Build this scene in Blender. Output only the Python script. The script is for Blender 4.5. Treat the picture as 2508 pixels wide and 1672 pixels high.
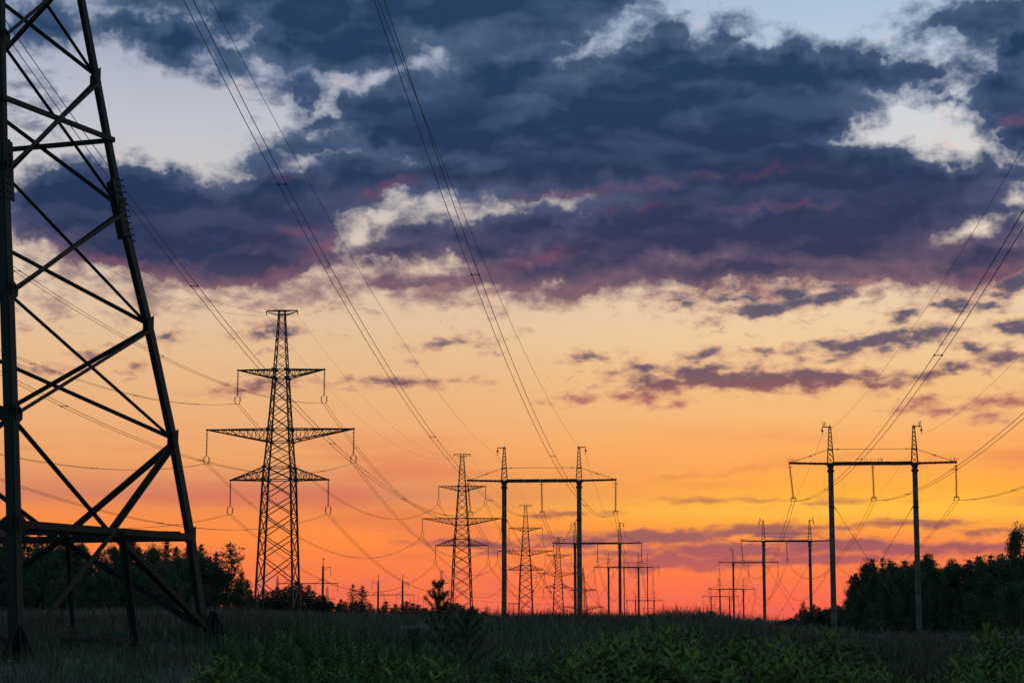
import bpy, math, random
import numpy as np
from mathutils import Vector, Matrix

for o in list(bpy.data.objects):
    bpy.data.objects.remove(o, do_unlink=True)
SC = bpy.context.scene
COL = SC.collection

# ------------------------------------------------------------------ camera
F, CX, CY, HOR = 4877.0, 1254.0, 836.0, 1510.0      # focal length and horizon measured in photo pixels (2508 wide)
TH = math.atan((HOR - CY) / F)
CAMZ = 1.7
cd = bpy.data.cameras.new('camera')
cam = bpy.data.objects.new('camera', cd)
COL.objects.link(cam)
cam.location = (0, 0, CAMZ)
cam.rotation_euler = (math.pi / 2 + TH, 0, 0)
cd.sensor_width = 36
cd.lens = 36 * F / 2508
cd.clip_start = 0.5
cd.clip_end = 20000
cd.dof.use_dof = True
cd.dof.focus_distance = 240
cd.dof.aperture_fstop = 5.6
SC.camera = cam
SC.view_settings.view_transform = 'Standard'
SC.view_settings.look = 'None'
SC.view_settings.exposure = 0.0
SC.view_settings.gamma = 1.0
SC.view_settings.use_curve_mapping = False

_c, _s = math.cos(TH), math.sin(TH)
def unp(px, py, zc):
    """point of the place seen at a photo pixel, zc metres along the lens axis"""
    a = (px - CX) / F * zc
    b = (CY - py) / F * zc
    return Vector((a, zc * _c - b * _s, CAMZ + zc * _s + b * _c))

def azel(px, py):
    v = unp(px, py, 1.0) - Vector((0, 0, CAMZ))
    v.normalize()
    return math.atan2(v.x, v.y) * F, math.asin(v.z) * F

def lin(c):
    return tuple(((x / 255) / 12.92 if x / 255 <= .04045 else ((x / 255 + .055) / 1.055) ** 2.4) for x in c)

# ------------------------------------------------------------------ sky (world)
SUN_EL, SUN_AZ = math.radians(1.5), math.radians(7.0)
W = bpy.data.worlds.new('World')
SC.world = W
W.use_nodes = True
W.cycles.sampling_method = 'MANUAL'
W.cycles.sample_map_resolution = 256
nt = W.node_tree
nt.nodes.clear()
N, L = nt.nodes, nt.links

def setin(node, i, v):
    if v is None:
        return
    if hasattr(v, 'is_linked') or isinstance(v, bpy.types.NodeSocket):
        L.new(v, node.inputs[i])
    else:
        node.inputs[i].default_value = v

def M(op, a, b=None, c=None, clamp=False):
    n = N.new('ShaderNodeMath'); n.operation = op; n.use_clamp = clamp
    setin(n, 0, a); setin(n, 1, b); setin(n, 2, c)
    return n.outputs[0]

def VM(op, a, b=None, s=None):
    n = N.new('ShaderNodeVectorMath'); n.operation = op
    setin(n, 0, a); setin(n, 1, b)
    if s is not None:
        n.inputs['Scale'].default_value = s
    return n.outputs['Value'] if op in ('LENGTH', 'DOT_PRODUCT') else n.outputs[0]

def mapr(v, a, b, c=0.0, d=1.0, kind='SMOOTHSTEP'):
    n = N.new('ShaderNodeMapRange'); n.interpolation_type = kind
    setin(n, 0, v); n.inputs[1].default_value = a; n.inputs[2].default_value = b
    n.inputs[3].default_value = c; n.inputs[4].default_value = d
    return n.outputs[0]

def mixc(f, a, b, mode='MIX'):
    n = N.new('ShaderNodeMix'); n.data_type = 'RGBA'; n.blend_type = mode
    setin(n, 0, f)
    for i, v in ((6, a), (7, b)):
        if isinstance(v, bpy.types.NodeSocket):
            L.new(v, n.inputs[i])
        else:
            n.inputs[i].default_value = (*lin(v), 1) if max(v) > 1.001 else (*v, 1)
    return n.outputs[2]

def noise(vec, scale=1.0, detail=6.0, rough=.55, dist=0.0, color=False):
    n = N.new('ShaderNodeTexNoise'); n.noise_dimensions = '2D'
    setin(n, 'Vector', vec)
    n.inputs['Scale'].default_value = scale
    n.inputs['Detail'].default_value = detail
    n.inputs['Roughness'].default_value = rough
    n.inputs['Distortion'].default_value = dist
    return n.outputs['Color'] if color else n.outputs[0]

def ramp(v, stops):
    n = N.new('ShaderNodeValToRGB')
    r = n.color_ramp
    while len(r.elements) > 1:
        r.elements.remove(r.elements[-1])
    stops = sorted(stops)
    r.elements[0].position = stops[0][0]
    r.elements[0].color = (*lin(stops[0][1]), 1)
    for p, c in stops[1:]:
        e = r.elements.new(p); e.color = (*lin(c), 1)
    setin(n, 0, v)
    return n.outputs[0]

tc = N.new('ShaderNodeTexCoord')
D = VM('NORMALIZE', tc.outputs['Generated'])
sx = N.new('ShaderNodeSeparateXYZ'); L.new(D, sx.inputs[0])
U = M('MULTIPLY', M('ARCTAN2', sx.outputs[0], sx.outputs[1]), F)      # azimuth, in thousandths of ~0.2 rad units
V = M('MULTIPLY', M('ARCSINE', sx.outputs[2]), F)                    # elevation, same unit
cb = N.new('ShaderNodeCombineXYZ'); L.new(U, cb.inputs[0]); L.new(V, cb.inputs[1])
P0 = cb.outputs[0]

def pv(y):          # elevation -> 0..1 of the gradient ramps
    return max(0.0, min(1.0, (azel(CX, y)[1] + 120) / 3000))
VN = M('DIVIDE', M('ADD', V, 120.0), 3000.0, clamp=True)
left = [(0, (150, 162, 186)), (150, (172, 178, 196)), (300, (190, 193, 203)), (430, (200, 197, 198)), (600, (212, 196, 182)),
        (720, (224, 194, 166)), (850, (229, 188, 146)), (950, (232, 180, 130)), (1050, (236, 172, 118)), (1120, (236, 164, 104)),
        (1170, (226, 148, 100)), (1215, (212, 128, 98)), (1255, (242, 140, 76)), (1320, (253, 138, 66)), (1385, (248, 124, 72)),
        (1440, (244, 115, 76)), (1500, (241, 106, 80)), (1530, (200, 90, 70))]
right = [(0, (172, 192, 216)), (120, (182, 199, 217)), (280, (208, 212, 219)), (420, (216, 212, 210)), (600, (224, 208, 190)),
         (720, (235, 206, 172)), (850, (238, 200, 154)), (950, (240, 190, 130)), (1030, (243, 182, 118)), (1090, (248, 172, 96)),
         (1140, (250, 166, 84)), (1200, (252, 172, 64)), (1255, (255, 190, 70)), (1290, (254, 160, 66)), (1340, (251, 138, 72)),
         (1400, (249, 118, 72)), (1460, (245, 102, 76)), (1510, (241, 92, 80)), (1530, (200, 80, 70))]
hi = [(1.0, (110, 132, 160)), (.80, (120, 142, 172))]
def sky_ramp(tab):
    return [(pv(y), c) for y, c in tab] + hi
grad = mixc(mapr(U, -520.0, 820.0), ramp(VN, sky_ramp(left)), ramp(VN, sky_ramp(right)))
# long soft horizontal veils in the low sky
vs = N.new('ShaderNodeMapping'); L.new(P0, vs.inputs[0]); vs.inputs['Scale'].default_value = (.0016, .012, 1); vs.inputs['Rotation'].default_value = (0, 0, math.radians(-1.5))
veil = mapr(noise(vs.outputs[0], 1.0, 4.0, .5), .47, .68)
zone = M('MULTIPLY', mapr(VN, pv(1460), pv(1380)), mapr(VN, pv(1010), pv(1150)))
grad = mixc(M('MULTIPLY', M('MULTIPLY', veil, zone), .42), grad, (214, 104, 84))
# pinkish mottling just over the horizon
vs2 = N.new('ShaderNodeMapping'); L.new(P0, vs2.inputs[0]); vs2.inputs['Scale'].default_value = (.008, .035, 1)
mot = mapr(noise(vs2.outputs[0], 1.0, 5.0, .6), .45, .7)
z2 = M('MULTIPLY', mapr(VN, pv(1520), pv(1490)), mapr(VN, pv(1370), pv(1430)))
grad = mixc(M('MULTIPLY', M('MULTIPLY', mot, z2), .35), grad, (222, 96, 96))

WBASE = {}
def warp(P, amp, scale, detail=5.0):
    # two displacement fields, one broad and one fine, are shared by all layers
    key = 'broad' if scale < .03 else 'fine'
    if key not in WBASE:
        sc_ = .0125 if key == 'broad' else .05
        WBASE[key] = VM('SUBTRACT', noise(VM('SCALE', P0, s=sc_), 1.0, 3.0, .55, color=True), (.5, .5, .5))
    return VM('ADD', P, VM('SCALE', WBASE[key], s=amp * 1.35))
def warp_old(P, amp, scale, detail=5.0):
    n = noise(VM('SCALE', P, s=scale), 1.0, detail, .55, color=True)
    w = VM('SCALE', VM('SUBTRACT', n, (.5, .5, .5)), s=amp)
    return VM('ADD', P, w)

def after(P, x):
    # keeps the shader's evaluation in order (few live values at a time)
    n = N.new('ShaderNodeVectorMath'); n.operation = 'MULTIPLY_ADD'
    L.new(x, n.inputs[0]); n.inputs[1].default_value = (1e-7, 1e-7, 0); L.new(P, n.inputs[2])
    return n.outputs[0]

def field(P, ells, k=22.0):
    """distance field (in sky units) to a union of soft ellipses"""
    cur = None; q = 0
    bins = {}
    for e in ells:
        b = 0 if abs(e[4]) <= 3 else 7 * (1 if e[4] > 0 else -1) if abs(e[4]) < 11 else 16 * (1 if e[4] > 0 else -1) if abs(e[4]) < 24 else 32 * (1 if e[4] > 0 else -1)
        bins.setdefault(b, []).append(e)
    for b, es in bins.items():
        if cur is not None: P = after(P, cur)
        Pb = P; a = math.radians(b)
        if b:
            n = N.new('ShaderNodeVectorRotate'); n.rotation_type = 'Z_AXIS'; L.new(P, n.inputs['Vector']); n.inputs['Angle'].default_value = -a; Pb = n.outputs[0]
        for (x, y, rx, ry, rot) in es:
            u, v = azel(x, y); u, v = u * math.cos(a) + v * math.sin(a), -u * math.sin(a) + v * math.cos(a)
            q += 1
            if q % 5 == 0: Pb = after(Pb, cur)
            n = N.new('ShaderNodeVectorMath'); n.operation = 'MULTIPLY_ADD'; L.new(Pb, n.inputs[0])
            n.inputs[1].default_value = (1 / rx, 1 / ry, 0); n.inputs[2].default_value = (-u / rx, -v / ry, 0)
            d = M('MULTIPLY_ADD', VM('LENGTH', n.outputs[0]), float(ry), -float(ry))
            cur = d if cur is None else M('SMOOTH_MIN', cur, d, k)
    return cur

# ---- the big dark cloud deck
BIG = [(1440, 512, 150, 24, 4), (2440, 500, 90, 36, 0), (860, 400, 90, 30, 8), (1100, 215, 130, 40, 4), (1470, 150, 130, 40, 6), (1400, 40, 150, 50, 12), (1640, 500, 230, 56, 4), (1980, 470, 200, 60, 6), (1000, 185, 130, 24, 4), (1150, 165, 150, 50, 0), (700, 120, 100, 46, 0), (560, 40, 70, 60, 0), (1310, 566, 300, 36, 0), (1320, 462, 280, 34, 0), (900, 440, 150, 58, 0), (560, 150, 60, 30, 0), (330, 60, 120, 34, 0), (2330, 250, 30, 20, 0), (1010, 575, 90, 26, 4), (960, 612, 100, 24, 4), (1000, 690, 130, 16, 4), (1150, 590, 160, 44, 0), (1750, 250, 150, 80, 0), (1100, 420, 140, 46, 0), (640, -20, 200, 60, 0), (760, 30, 150, 90, 0), (880, 110, 200, 72, 8), (1120, 40, 330, 105, 0), (1380, 10, 210, 85, 18), (1010, 150, 120, 28, 10),
       (435, 100, 78, 62, 15), (350, 0, 120, 26, 0), (110, 60, 90, 40, 0), 
       (945, 290, 110, 88, 0), (1120, 300, 210, 110, 6), (1420, 240, 330, 150, 5), (1620, 175, 210, 80, 0), (1790, 78, 42, 30, 30), (1640, 95, 50, 40, 10),
       (1900, 185, 230, 72, -6), (2110, 178, 190, 42, -4), (2250, 175, 110, 22, 0), (2300, 222, 26, 14, 20),
       (1900, 300, 235, 95, 6), (1480, 390, 430, 95, 6), (1250, 440, 160, 52, 0), (1800, 430, 360, 100, 0),
       (2150, 465, 260, 100, -10), (2400, 470, 160, 75, 0), (2100, 570, 440, 95, 0), (1600, 580, 360, 78, 4), (1260, 590, 180, 50, 8), (1060, 600, 110, 36, 0),
       (2300, 640, 320, 58, 0), (1850, 660, 330, 42, 0), (1330, 665, 240, 42, 6), (1450, 700, 120, 20, 4),
       (180, 500, 175, 90, 12), (350, 490, 160, 80, 0), (420, 560, 330, 112, 0), (700, 520, 190, 105, 8), (610, 640, 250, 60, 4), (860, 490, 90, 60, 10), (960, 440, 130, 42, 0),
       (760, 360, 100, 30, 18), (800, 300, 40, 20, 0), (745, 225, 40, 42, 30), (870, 265, 40, 40, 0), (640, 405, 60, 26, 12),
       (2440, 40, 120, 52, 0), (2330, 40, 90, 24, 10), (2500, 130, 60, 60, 0), (2480, 235, 105, 70, 0), (2500, 320, 60, 50, 0)]
HOLES = [(2250, 300, 110, 50, -14), (570, 250, 60, 60, 0), (2000, 50, 200, 30, 0), (1560, 60, 90, 14, 30), (935, 528, 70, 20, 12), (1000, 498, 50, 10, 0), (1130, 508, 60, 9, 5), (1330, 496, 50, 8, 5), (885, 570, 28, 24, 0), (1062, 128, 26, 16, -20), (2400, 553, 46, 10, 22), (2490, 480, 22, 8, 10),
         (1460, 105, 44, 10, 30), (950, 188, 90, 14, 12)]
Pw = warp(warp(P0, 58.0, .011, 4.0), 15.0, .045, 4.0)
e1 = noise(VM('MULTIPLY', P0, (.0090, .015, 1)), 1.0, 7.0, .61)
sd = field(Pw, BIG)
P0 = after(P0, sd); Pw = after(Pw, sd)
hl = field(warp(P0, 60.0, .018, 4.0), HOLES, 10.0)
sd = M('MINIMUM', sd, M('MULTIPLY', sd, 2.6))
sd = M('SMOOTH_MAX', sd, M('SUBTRACT', 8.0, M('MULTIPLY', hl, 1.7)), 12.0)
dens = M('SUBTRACT', M('MULTIPLY', M('SUBTRACT', e1, .285), 118.0), sd)
# thin torn fringe under the deck
FR = [(380, 715, 360, 50, 0), (150, 680, 150, 46, -5), (720, 715, 260, 48, 0), (1000, 690, 200, 52, 5), (1250, 715, 220, 34, 4), (1050, 560, 180, 60, 5),
      (1700, 715, 160, 26, 0), (2300, 700, 240, 34, 0), (700, 200, 110, 60, 30), (830, 330, 120, 70, 20), (2050, 240, 90, 40, 0), (2400, 110, 140, 120, 0), (220, 40, 160, 40, 0), (90, 250, 80, 90, 0), (1560, 40, 160, 60, 10),
      (780, 370, 150, 44, 12), (600, 730, 150, 30, 0), (150, 760, 160, 26, 0), (1900, 700, 200, 22, 6)]
Pw = after(Pw, dens); fr = field(Pw, FR, 16.0); P0 = after(P0, fr)
e2 = noise(VM('MULTIPLY', P0, (.013, .030, 1)), 1.0, 6.0, .57)
dfr = M('SUBTRACT', M('MULTIPLY', M('SUBTRACT', e2, .535), 240.0), M('MULTIPLY', M('MAXIMUM', fr, -30.0), 1.0))
a_big = mapr(dens, -16.0, 48.0)
a_fr = M('MULTIPLY', mapr(dfr, -18.0, 70.0), .66)
core = mapr(dens, 0.0, 150.0)
body = ramp(VN, [(pv(0), (34, 60, 95)), (pv(200), (29, 57, 94)), (pv(380), (28, 52, 90)), (pv(520), (33, 51, 88)), (pv(640), (42, 52, 86)), (pv(700), (68, 66, 94)), (pv(780), (116, 86, 104)), (pv(-300), (50, 66, 98))])
lite = ramp(VN, [(pv(0), (80, 102, 134)), (pv(380), (72, 90, 124)), (pv(560), (80, 84, 116)), (pv(700), (128, 98, 112)), (pv(780), (158, 116, 118))])
bil = noise(VM('MULTIPLY', warp(P0, 22.0, .008, 3.0), (.0034, .0100, 1)), 1.0, 4.0, .46)
bil2 = noise(VM('MULTIPLY', VM('ADD', warp(P0, 22.0, .008, 3.0), (8.0, -22.0, 0)), (.0034, .0100, 1)), 1.0, 4.0, .46)
relief = mapr(M('SUBTRACT', bil, bil2), -.10, .12)
shade = M('ADD', M('MULTIPLY', M('SUBTRACT', 1.0, core), .85), M('MULTIPLY', M('ADD', mapr(bil, .48, .76), M('SUBTRACT', relief, .5)), .27), clamp=True)
bigc = mixc(shade, body, lite)
# rose light caught on the undersides
ROSE = [(560, 700, 150, 10, -6), (690, 665, 130, 12, 16), (800, 600, 60, 26, 50), (120, 610, 120, 14, -6), (300, 640, 120, 18, -8), (1420, 470, 200, 13, 6), (1640, 448, 110, 12, 6), (1860, 420, 90, 9, 8),
        (1950, 505, 150, 9, 3), (1300, 640, 130, 16, 12), (1050, 700, 90, 14, 8), (1180, 690, 60, 10, 5), (2450, 660, 130, 12, 4), (2480, 300, 60, 14, 0), (700, 438, 18, 6, 10), (1560, 515, 90, 7, 4), (720, 570, 70, 16, 10), (950, 460, 90, 20, 20)]
P0 = after(P0, bigc)
rs = field(warp(P0, 60.0, .014, 4.0), ROSE, 12.0)
rose = M('MULTIPLY', mapr(M('SUBTRACT', M('MULTIPLY', M('SUBTRACT', e2, .5), 30.0), rs), -10.0, 32.0), .34)
bigc = mixc(rose, bigc, (156, 76, 96))
frc = mixc(.45, lite, body)
frc = mixc(M('MULTIPLY', rose, 1.0), frc, (190, 104, 104))
sky = mixc(a_fr, grad, frc)
# sun-facing rims on the tops
rimm = M('MULTIPLY', mapr(dens, -26.0, -6.0), M('SUBTRACT', 1.0, mapr(dens, -6.0, 14.0)))
rimn = mapr(noise(VM('MULTIPLY', P0, (.006, .006, 1)), 1.0, 2.0, .5), .56, .70)
sky = mixc(a_big, sky, bigc)
sky = mixc(M('MULTIPLY', M('MULTIPLY', rimm, rimn), .16), sky, (246, 190, 174))

# ---- small clouds over the sunset
SM = [(1850, 930, 270, 26, -1), (1680, 925, 90, 20, 4), (2100, 838, 150, 16, 5), (1680, 738, 66, 18, 2), (1885, 752, 130, 20, 6), (2030, 728, 78, 20, 14), (1800, 715, 50, 16, 0), (1960, 715, 70, 18, 0), (1830, 730, 120, 10, 0), (2330, 745, 44, 22, 10), (2420, 755, 34, 11, 0), (2208, 776, 36, 13, 4), (2480, 700, 50, 22, 10),
      (2200, 830, 130, 25, 5), (2060, 850, 60, 12, 4), (2385, 852, 46, 18, -10), (2490, 800, 42, 28, 0), (2440, 725, 40, 12, 0),
      (1960, 930, 230, 28, -1), (1760, 925, 130, 24, -6), (1700, 915, 90, 14, 12), (1730, 873, 64, 12, 10), (1560, 905, 56, 12, 8), (1610, 947, 70, 17, 8), (1580, 975, 40, 14, 10), (1530, 970, 28, 9, 0), (2170, 940, 60, 12, 0), (2330, 902, 110, 14, 12), (2465, 880, 70, 16, 8), (1910, 862, 34, 7, 0), (2020, 882, 40, 6, 8),
      (1440, 875, 34, 8, 5), (1395, 975, 44, 10, 0), (2250, 985, 46, 13, 8), (2420, 1010, 40, 13, 4), (2470, 985, 70, 14, 10), (2300, 1000, 40, 8, 0), (1660, 988, 22, 6, 10),
      (975, 936, 90, 7, -2), (610, 950, 80, 10, 4), (330, 903, 20, 8, 20), (1130, 835, 60, 8, 10), (660, 815, 50, 14, 10), (400, 830, 34, 11, 8), (110, 905, 40, 8, 0), (250, 870, 30, 7, 0), (680, 800, 36, 9, 0)]
P0 = after(P0, sky)
e3 = noise(VM('MULTIPLY', P0, (.014, .036, 1)), 1.0, 6.0, .56)
sm = field(warp(warp(P0, 26.0, .016, 4.0), 9.0, .06, 3.0), SM, 10.0)
ds = M('SUBTRACT', M('MULTIPLY', M('SUBTRACT', e3, .38), 58.0), sm)
a_sm = M('MULTIPLY', mapr(ds, -9.0, 24.0), .96)
smc = mixc(mapr(ds, -2.0, 18.0), (186, 122, 116), ramp(VN, [(pv(700), (74, 76, 104)), (pv(850), (88, 78, 104)), (pv(910), (98, 78, 100)), (pv(950), (122, 78, 94)), (pv(980), (168, 96, 98)), (pv(1050), (180, 108, 100))]))
sky = mixc(a_sm, sky, smc)
# wisps of thin cloud in the cream band
P0 = after(P0, sky)
e4 = noise(VM('MULTIPLY', warp(P0, 40.0, .01, 3.0), (.009, .030, 1)), 1.0, 8.0, .62)
zw = M('MULTIPLY', mapr(VN, pv(1010), pv(930)), mapr(VN, pv(700), pv(780)))
sky = mixc(M('MULTIPLY', M('MULTIPLY', mapr(e4, .60, .74), zw), .55), sky, (176, 126, 124))

# ---- mauve bank near the horizon
BK = [(1600, 1312, 210, 19, 3), (1450, 1322, 90, 12, 4), (1850, 1305, 170, 13, 3), (1980, 1290, 160, 8, 1), (2080, 1338, 260, 18, -2), (1800, 1345, 220, 20, 0), (1700, 1378, 260, 17, 0), (1980, 1372, 200, 15, -2), (1500, 1350, 90, 10, 0), (1330, 1335, 130, 8, 4),
      (2410, 1297, 64, 6, 2), (2400, 1336, 88, 12, -3), (2480, 1345, 80, 12, 0), (1190, 1330, 120, 6, 2), (1385, 1259, 42, 4, 2), (1560, 1383, 130, 10, 2), (2260, 1282, 90, 4, 0), (1880, 1225, 200, 6, 0), (1750, 1160, 150, 5, 4)]
P0 = after(P0, sky)
e5 = noise(VM('MULTIPLY', P0, (.007, .030, 1)), 1.0, 5.0, .52)
bk = field(warp(P0, 26.0, .02, 4.0), BK, 7.0)
db = M('SUBTRACT', M('MULTIPLY', M('SUBTRACT', e5, .41), 40.0), bk)
a_bk = M('MULTIPLY', mapr(db, -4.0, 13.0), .86)
bkc = ramp(VN, [(pv(1270), (150, 84, 84)), (pv(1310), (122, 76, 98)), (pv(1350), (140, 74, 98)), (pv(1400), (176, 84, 92))])
fadev = mapr(VN, pv(1180), pv(1265), .25, 1.0)
sky = mixc(M('MULTIPLY', a_bk, fadev), sky, bkc)
# small drifting smoke smudge over the left wood
P0 = after(P0, sky)
sk = field(warp(P0, 24.0, .03, 4.0), [(640, 1432, 14, 34, 0), (655, 1420, 14, 12, 0)], 8.0)
sky = mixc(M('MULTIPLY', mapr(M('SUBTRACT', M('MULTIPLY', M('SUBTRACT', e3, .45), 40.0), sk), -4.0, 22.0), .5), sky, (150, 104, 128))
# the sky behind and above the photographer is in dusk
back = mapr(sx.outputs[1], .85, -.2)
sky = mixc(back, sky, (112, 138, 158))
sky = mixc(mapr(sx.outputs[2], 0.0, -.03), sky, (20, 22, 20))

st = N.new('ShaderNodeTexSky'); st.sky_type = 'NISHITA'; st.sun_disc = False
st.sun_elevation = SUN_EL; st.sun_rotation = SUN_AZ
bg1 = N.new('ShaderNodeBackground'); L.new(sky, bg1.inputs[0]); bg1.inputs[1].default_value = 1.0
bg2 = N.new('ShaderNodeBackground'); L.new(st.outputs[0], bg2.inputs[0]); bg2.inputs[1].default_value = 0.002
ad = N.new('ShaderNodeAddShader'); L.new(bg1.outputs[0], ad.inputs[0]); L.new(bg2.outputs[0], ad.inputs[1])
wo = N.new('ShaderNodeOutputWorld'); L.new(ad.outputs[0], wo.inputs[0])

sl = bpy.data.lights.new('sun', 'SUN'); sl.energy = 0.35; sl.angle = math.radians(.5); sl.color = (1, .55, .28)
so = bpy.data.objects.new('sun', sl); COL.objects.link(so)
so.location = (0, 0, 60)
dirv = Vector((math.sin(SUN_AZ) * math.cos(SUN_EL), math.cos(SUN_AZ) * math.cos(SUN_EL), math.sin(SUN_EL)))
so.rotation_euler = dirv.to_track_quat('Z', 'Y').to_euler()

# ------------------------------------------------------------------ materials
def mat(name, col, rough=.8, col2=None, scale=3.0, metal=0.0, attr=False, bump=0.0, mid=(.4, .62)):
    m = bpy.data.materials.new(name); m.use_nodes = True
    t = m.node_tree; b = t.nodes['Principled BSDF']
    b.inputs['Roughness'].default_value = rough
    b.inputs['Metallic'].default_value = metal
    b.inputs['Specular IOR Level'].default_value = .25
    b.inputs['Base Color'].default_value = (*col, 1)
    src = None
    if col2 is not None:
        tcn = t.nodes.new('ShaderNodeTexCoord'); n = t.nodes.new('ShaderNodeTexNoise')
        n.inputs['Scale'].default_value = scale; n.inputs['Detail'].default_value = 5
        t.links.new(tcn.outputs['Object'], n.inputs['Vector'])
        r = t.nodes.new('ShaderNodeValToRGB')
        r.color_ramp.elements[0].position = mid[0]; r.color_ramp.elements[0].color = (*col, 1)
        r.color_ramp.elements[1].position = mid[1]; r.color_ramp.elements[1].color = (*col2, 1)
        t.links.new(n.outputs[0], r.inputs[0]); src = r.outputs[0]
        if bump:
            bp = t.nodes.new('ShaderNodeBump'); bp.inputs['Strength'].default_value = bump
            t.links.new(n.outputs[0], bp.inputs['Height']); t.links.new(bp.outputs[0], b.inputs['Normal'])
    if attr:
        a = t.nodes.new('ShaderNodeAttribute'); a.attribute_name = 'tone'
        if src is not None:
            mx = t.nodes.new('ShaderNodeMix'); mx.data_type = 'RGBA'; mx.blend_type = 'MULTIPLY'; mx.inputs[0].default_value = 1
            t.links.new(src, mx.inputs[6]); t.links.new(a.outputs['Color'], mx.inputs[7]); src = mx.outputs[2]
        else:
            src = a.outputs['Color']
    if src is not None:
        t.links.new(src, b.inputs['Base Color'])
    return m

MT = {
    'steel': mat('galvanised_steel', (.028, .028, .030), .7, (.055, .052, .05), 1.2, .2),
    'near_steel': mat('rust_flecked_green_steel', (.009, .018, .015), .7, (.030, .018, .014), 2.2, .2, mid=(.50, .72), bump=.15),
    'concrete': mat('weathered_concrete', (.070, .064, .055), .9, (.13, .12, .105), 1.4, bump=.3),
    'glass_ins': mat('dark_glazed_insulator', (.035, .028, .025), .35),
    'wire': mat('aged_aluminium_wire', (.06, .06, .062), .6),
    'bark': mat('pine_bark', (.055, .038, .028), .9, (.10, .065, .045), 6),
    'needles': mat('pine_needles', (.022, .052, .034), .75, (.045, .088, .050), .55),
    'needles_warm': mat('olive_pine_needles', (.026, .044, .022), .75, (.055, .075, .035), .6),
    'leaves': mat('broad_leaves', (.028, .070, .034), .7, (.055, .105, .048), .8),
    'leaves_brown': mat('brownish_leaves', (.070, .060, .035), .75, (.11, .09, .05), .9),
    'leaves_grey': mat('greyish_leaves', (.075, .115, .095), .75, (.12, .17, .14), .9),
    'locust': mat('locust_leaflets', (.030, .090, .014), .6, (.095, .150, .020), 1.6, attr=True),
    'sumac': mat('plume_leaflets', (.030, .080, .028), .6, (.060, .115, .026), 1.6, attr=True),
    'sapling': mat('young_pine_needles', (.030, .065, .040), .7, (.060, .090, .045), 3.0),
    'stem': mat('woody_stem', (.06, .045, .03), .85),
    'grass': mat('meadow_grass', (1, 1, 1), .8, attr=True),
    'ground': mat('meadow_soil', (.030, .040, .026), .95, (.060, .062, .048), .35, bump=.4),
    'rail': mat('pale_galvanised_rail', (.42, .50, .52), .5),
    'dirt': mat('dry_dirt', (.035, .030, .028), .95, (.065, .055, .05), 2.0, bump=.5),
    'paint': mat('faded_red_paint', (.22, .06, .035), .7),
}

# ------------------------------------------------------------------ mesh helpers
class MB:
    def __init__(s): s.v = []; s.f = []
    def add(s, vs, fs):
        n = len(s.v); s.v.extend([tuple(v) for v in vs]); s.f.extend([tuple(i + n for i in f) for f in fs])
    def beam(s, p, q, w, h=None, side=None):
        p = Vector(p); q = Vector(q); h = w if h is None else h
        d = (q - p)
        if d.length < 1e-6: return
        d.normalize()
        a = side if side is not None else (Vector((0, 0, 1)) if abs(d.z) < .9 else Vector((0, 1, 0)))
        x = d.cross(Vector(a)); x.normalize(); y = x.cross(d); y.normalize()
        vs = [e + x * i * w / 2 + y * j * h / 2 for e in (p, q) for i, j in ((-1, -1), (1, -1), (1, 1), (-1, 1))]
        s.add(vs, [(0, 3, 2, 1), (4, 5, 6, 7), (0, 1, 5, 4), (1, 2, 6, 5), (2, 3, 7, 6), (3, 0, 4, 7)])
    def angle(s, p, q, w, t, u, v):
        """angle iron: two flanges leaving the heel line p-q along u and v"""
        p = Vector(p); q = Vector(q); u = Vector(u).normalized(); v = Vector(v).normalized()
        s.beam(p + u * w / 2, q + u * w / 2, t, w, side=u)
        c = v * (t / 2 + (w - t / 2) / 2 + .0005)
        s.beam(p + c, q + c, t, w - t / 2, side=v)
    def tube(s, pts, r, n=6, r2=None):
        pts = [Vector(p) for p in pts]; k = len(pts); base = len(s.v)
        for i, p in enumerate(pts):
            d = (pts[min(i + 1, k - 1)] - pts[max(i - 1, 0)]).normalized()
            a = Vector((0, 0, 1)) if abs(d.z) < .9 else Vector((0, 1, 0))
            x = d.cross(a).normalized(); y = x.cross(d)
            rr = r if r2 is None else r + (r2 - r) * i / (k - 1)
            for j in range(n):
                an = 2 * math.pi * j / n
                s.v.append(tuple(p + x * math.cos(an) * rr + y * math.sin(an) * rr))
        for i in range(k - 1):
            for j in range(n):
                a = base + i * n + j; b = base + i * n + (j + 1) % n
                s.f.append((a, b, b + n, a + n))
        s.f.append(tuple(base + j for j in reversed(range(n))))
        s.f.append(tuple(base + (k - 1) * n + j for j in range(n)))
    def lathe(s, c, prof, n=10, axis=None):
        """prof = [(z, r)] round a vertical axis through c (or round axis)"""
        c = Vector(c); base = len(s.v); ax = Vector(axis).normalized() if axis else Vector((0, 0, 1))
        rot = Vector((0, 0, 1)).rotation_difference(ax)
        for z, r in prof:
            for j in range(n):
                an = 2 * math.pi * j / n
                s.v.append(tuple(c + rot @ Vector((r * math.cos(an), r * math.sin(an), z))))
        for i in range(len(prof) - 1):
            for j in range(n):
                a = base + i * n + j; b = base + i * n + (j + 1) % n
                s.f.append((a, b, b + n, a + n))
        s.f.append(tuple(base + j for j in reversed(range(n))))
        s.f.append(tuple(base + (len(prof) - 1) * n + j for j in range(n)))
    def build(s, name, m, parent=None, smooth=False):
        me = bpy.data.meshes.new(name); me.from_pydata(s.v, [], s.f); me.update()
        me.materials.append(MT[m])
        if smooth:
            me.polygons.foreach_set('use_smooth', [True] * len(me.polygons))
        o = bpy.data.objects.new(name, me); COL.objects.link(o)
        if parent is not None: o.parent = parent
        return o

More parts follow.
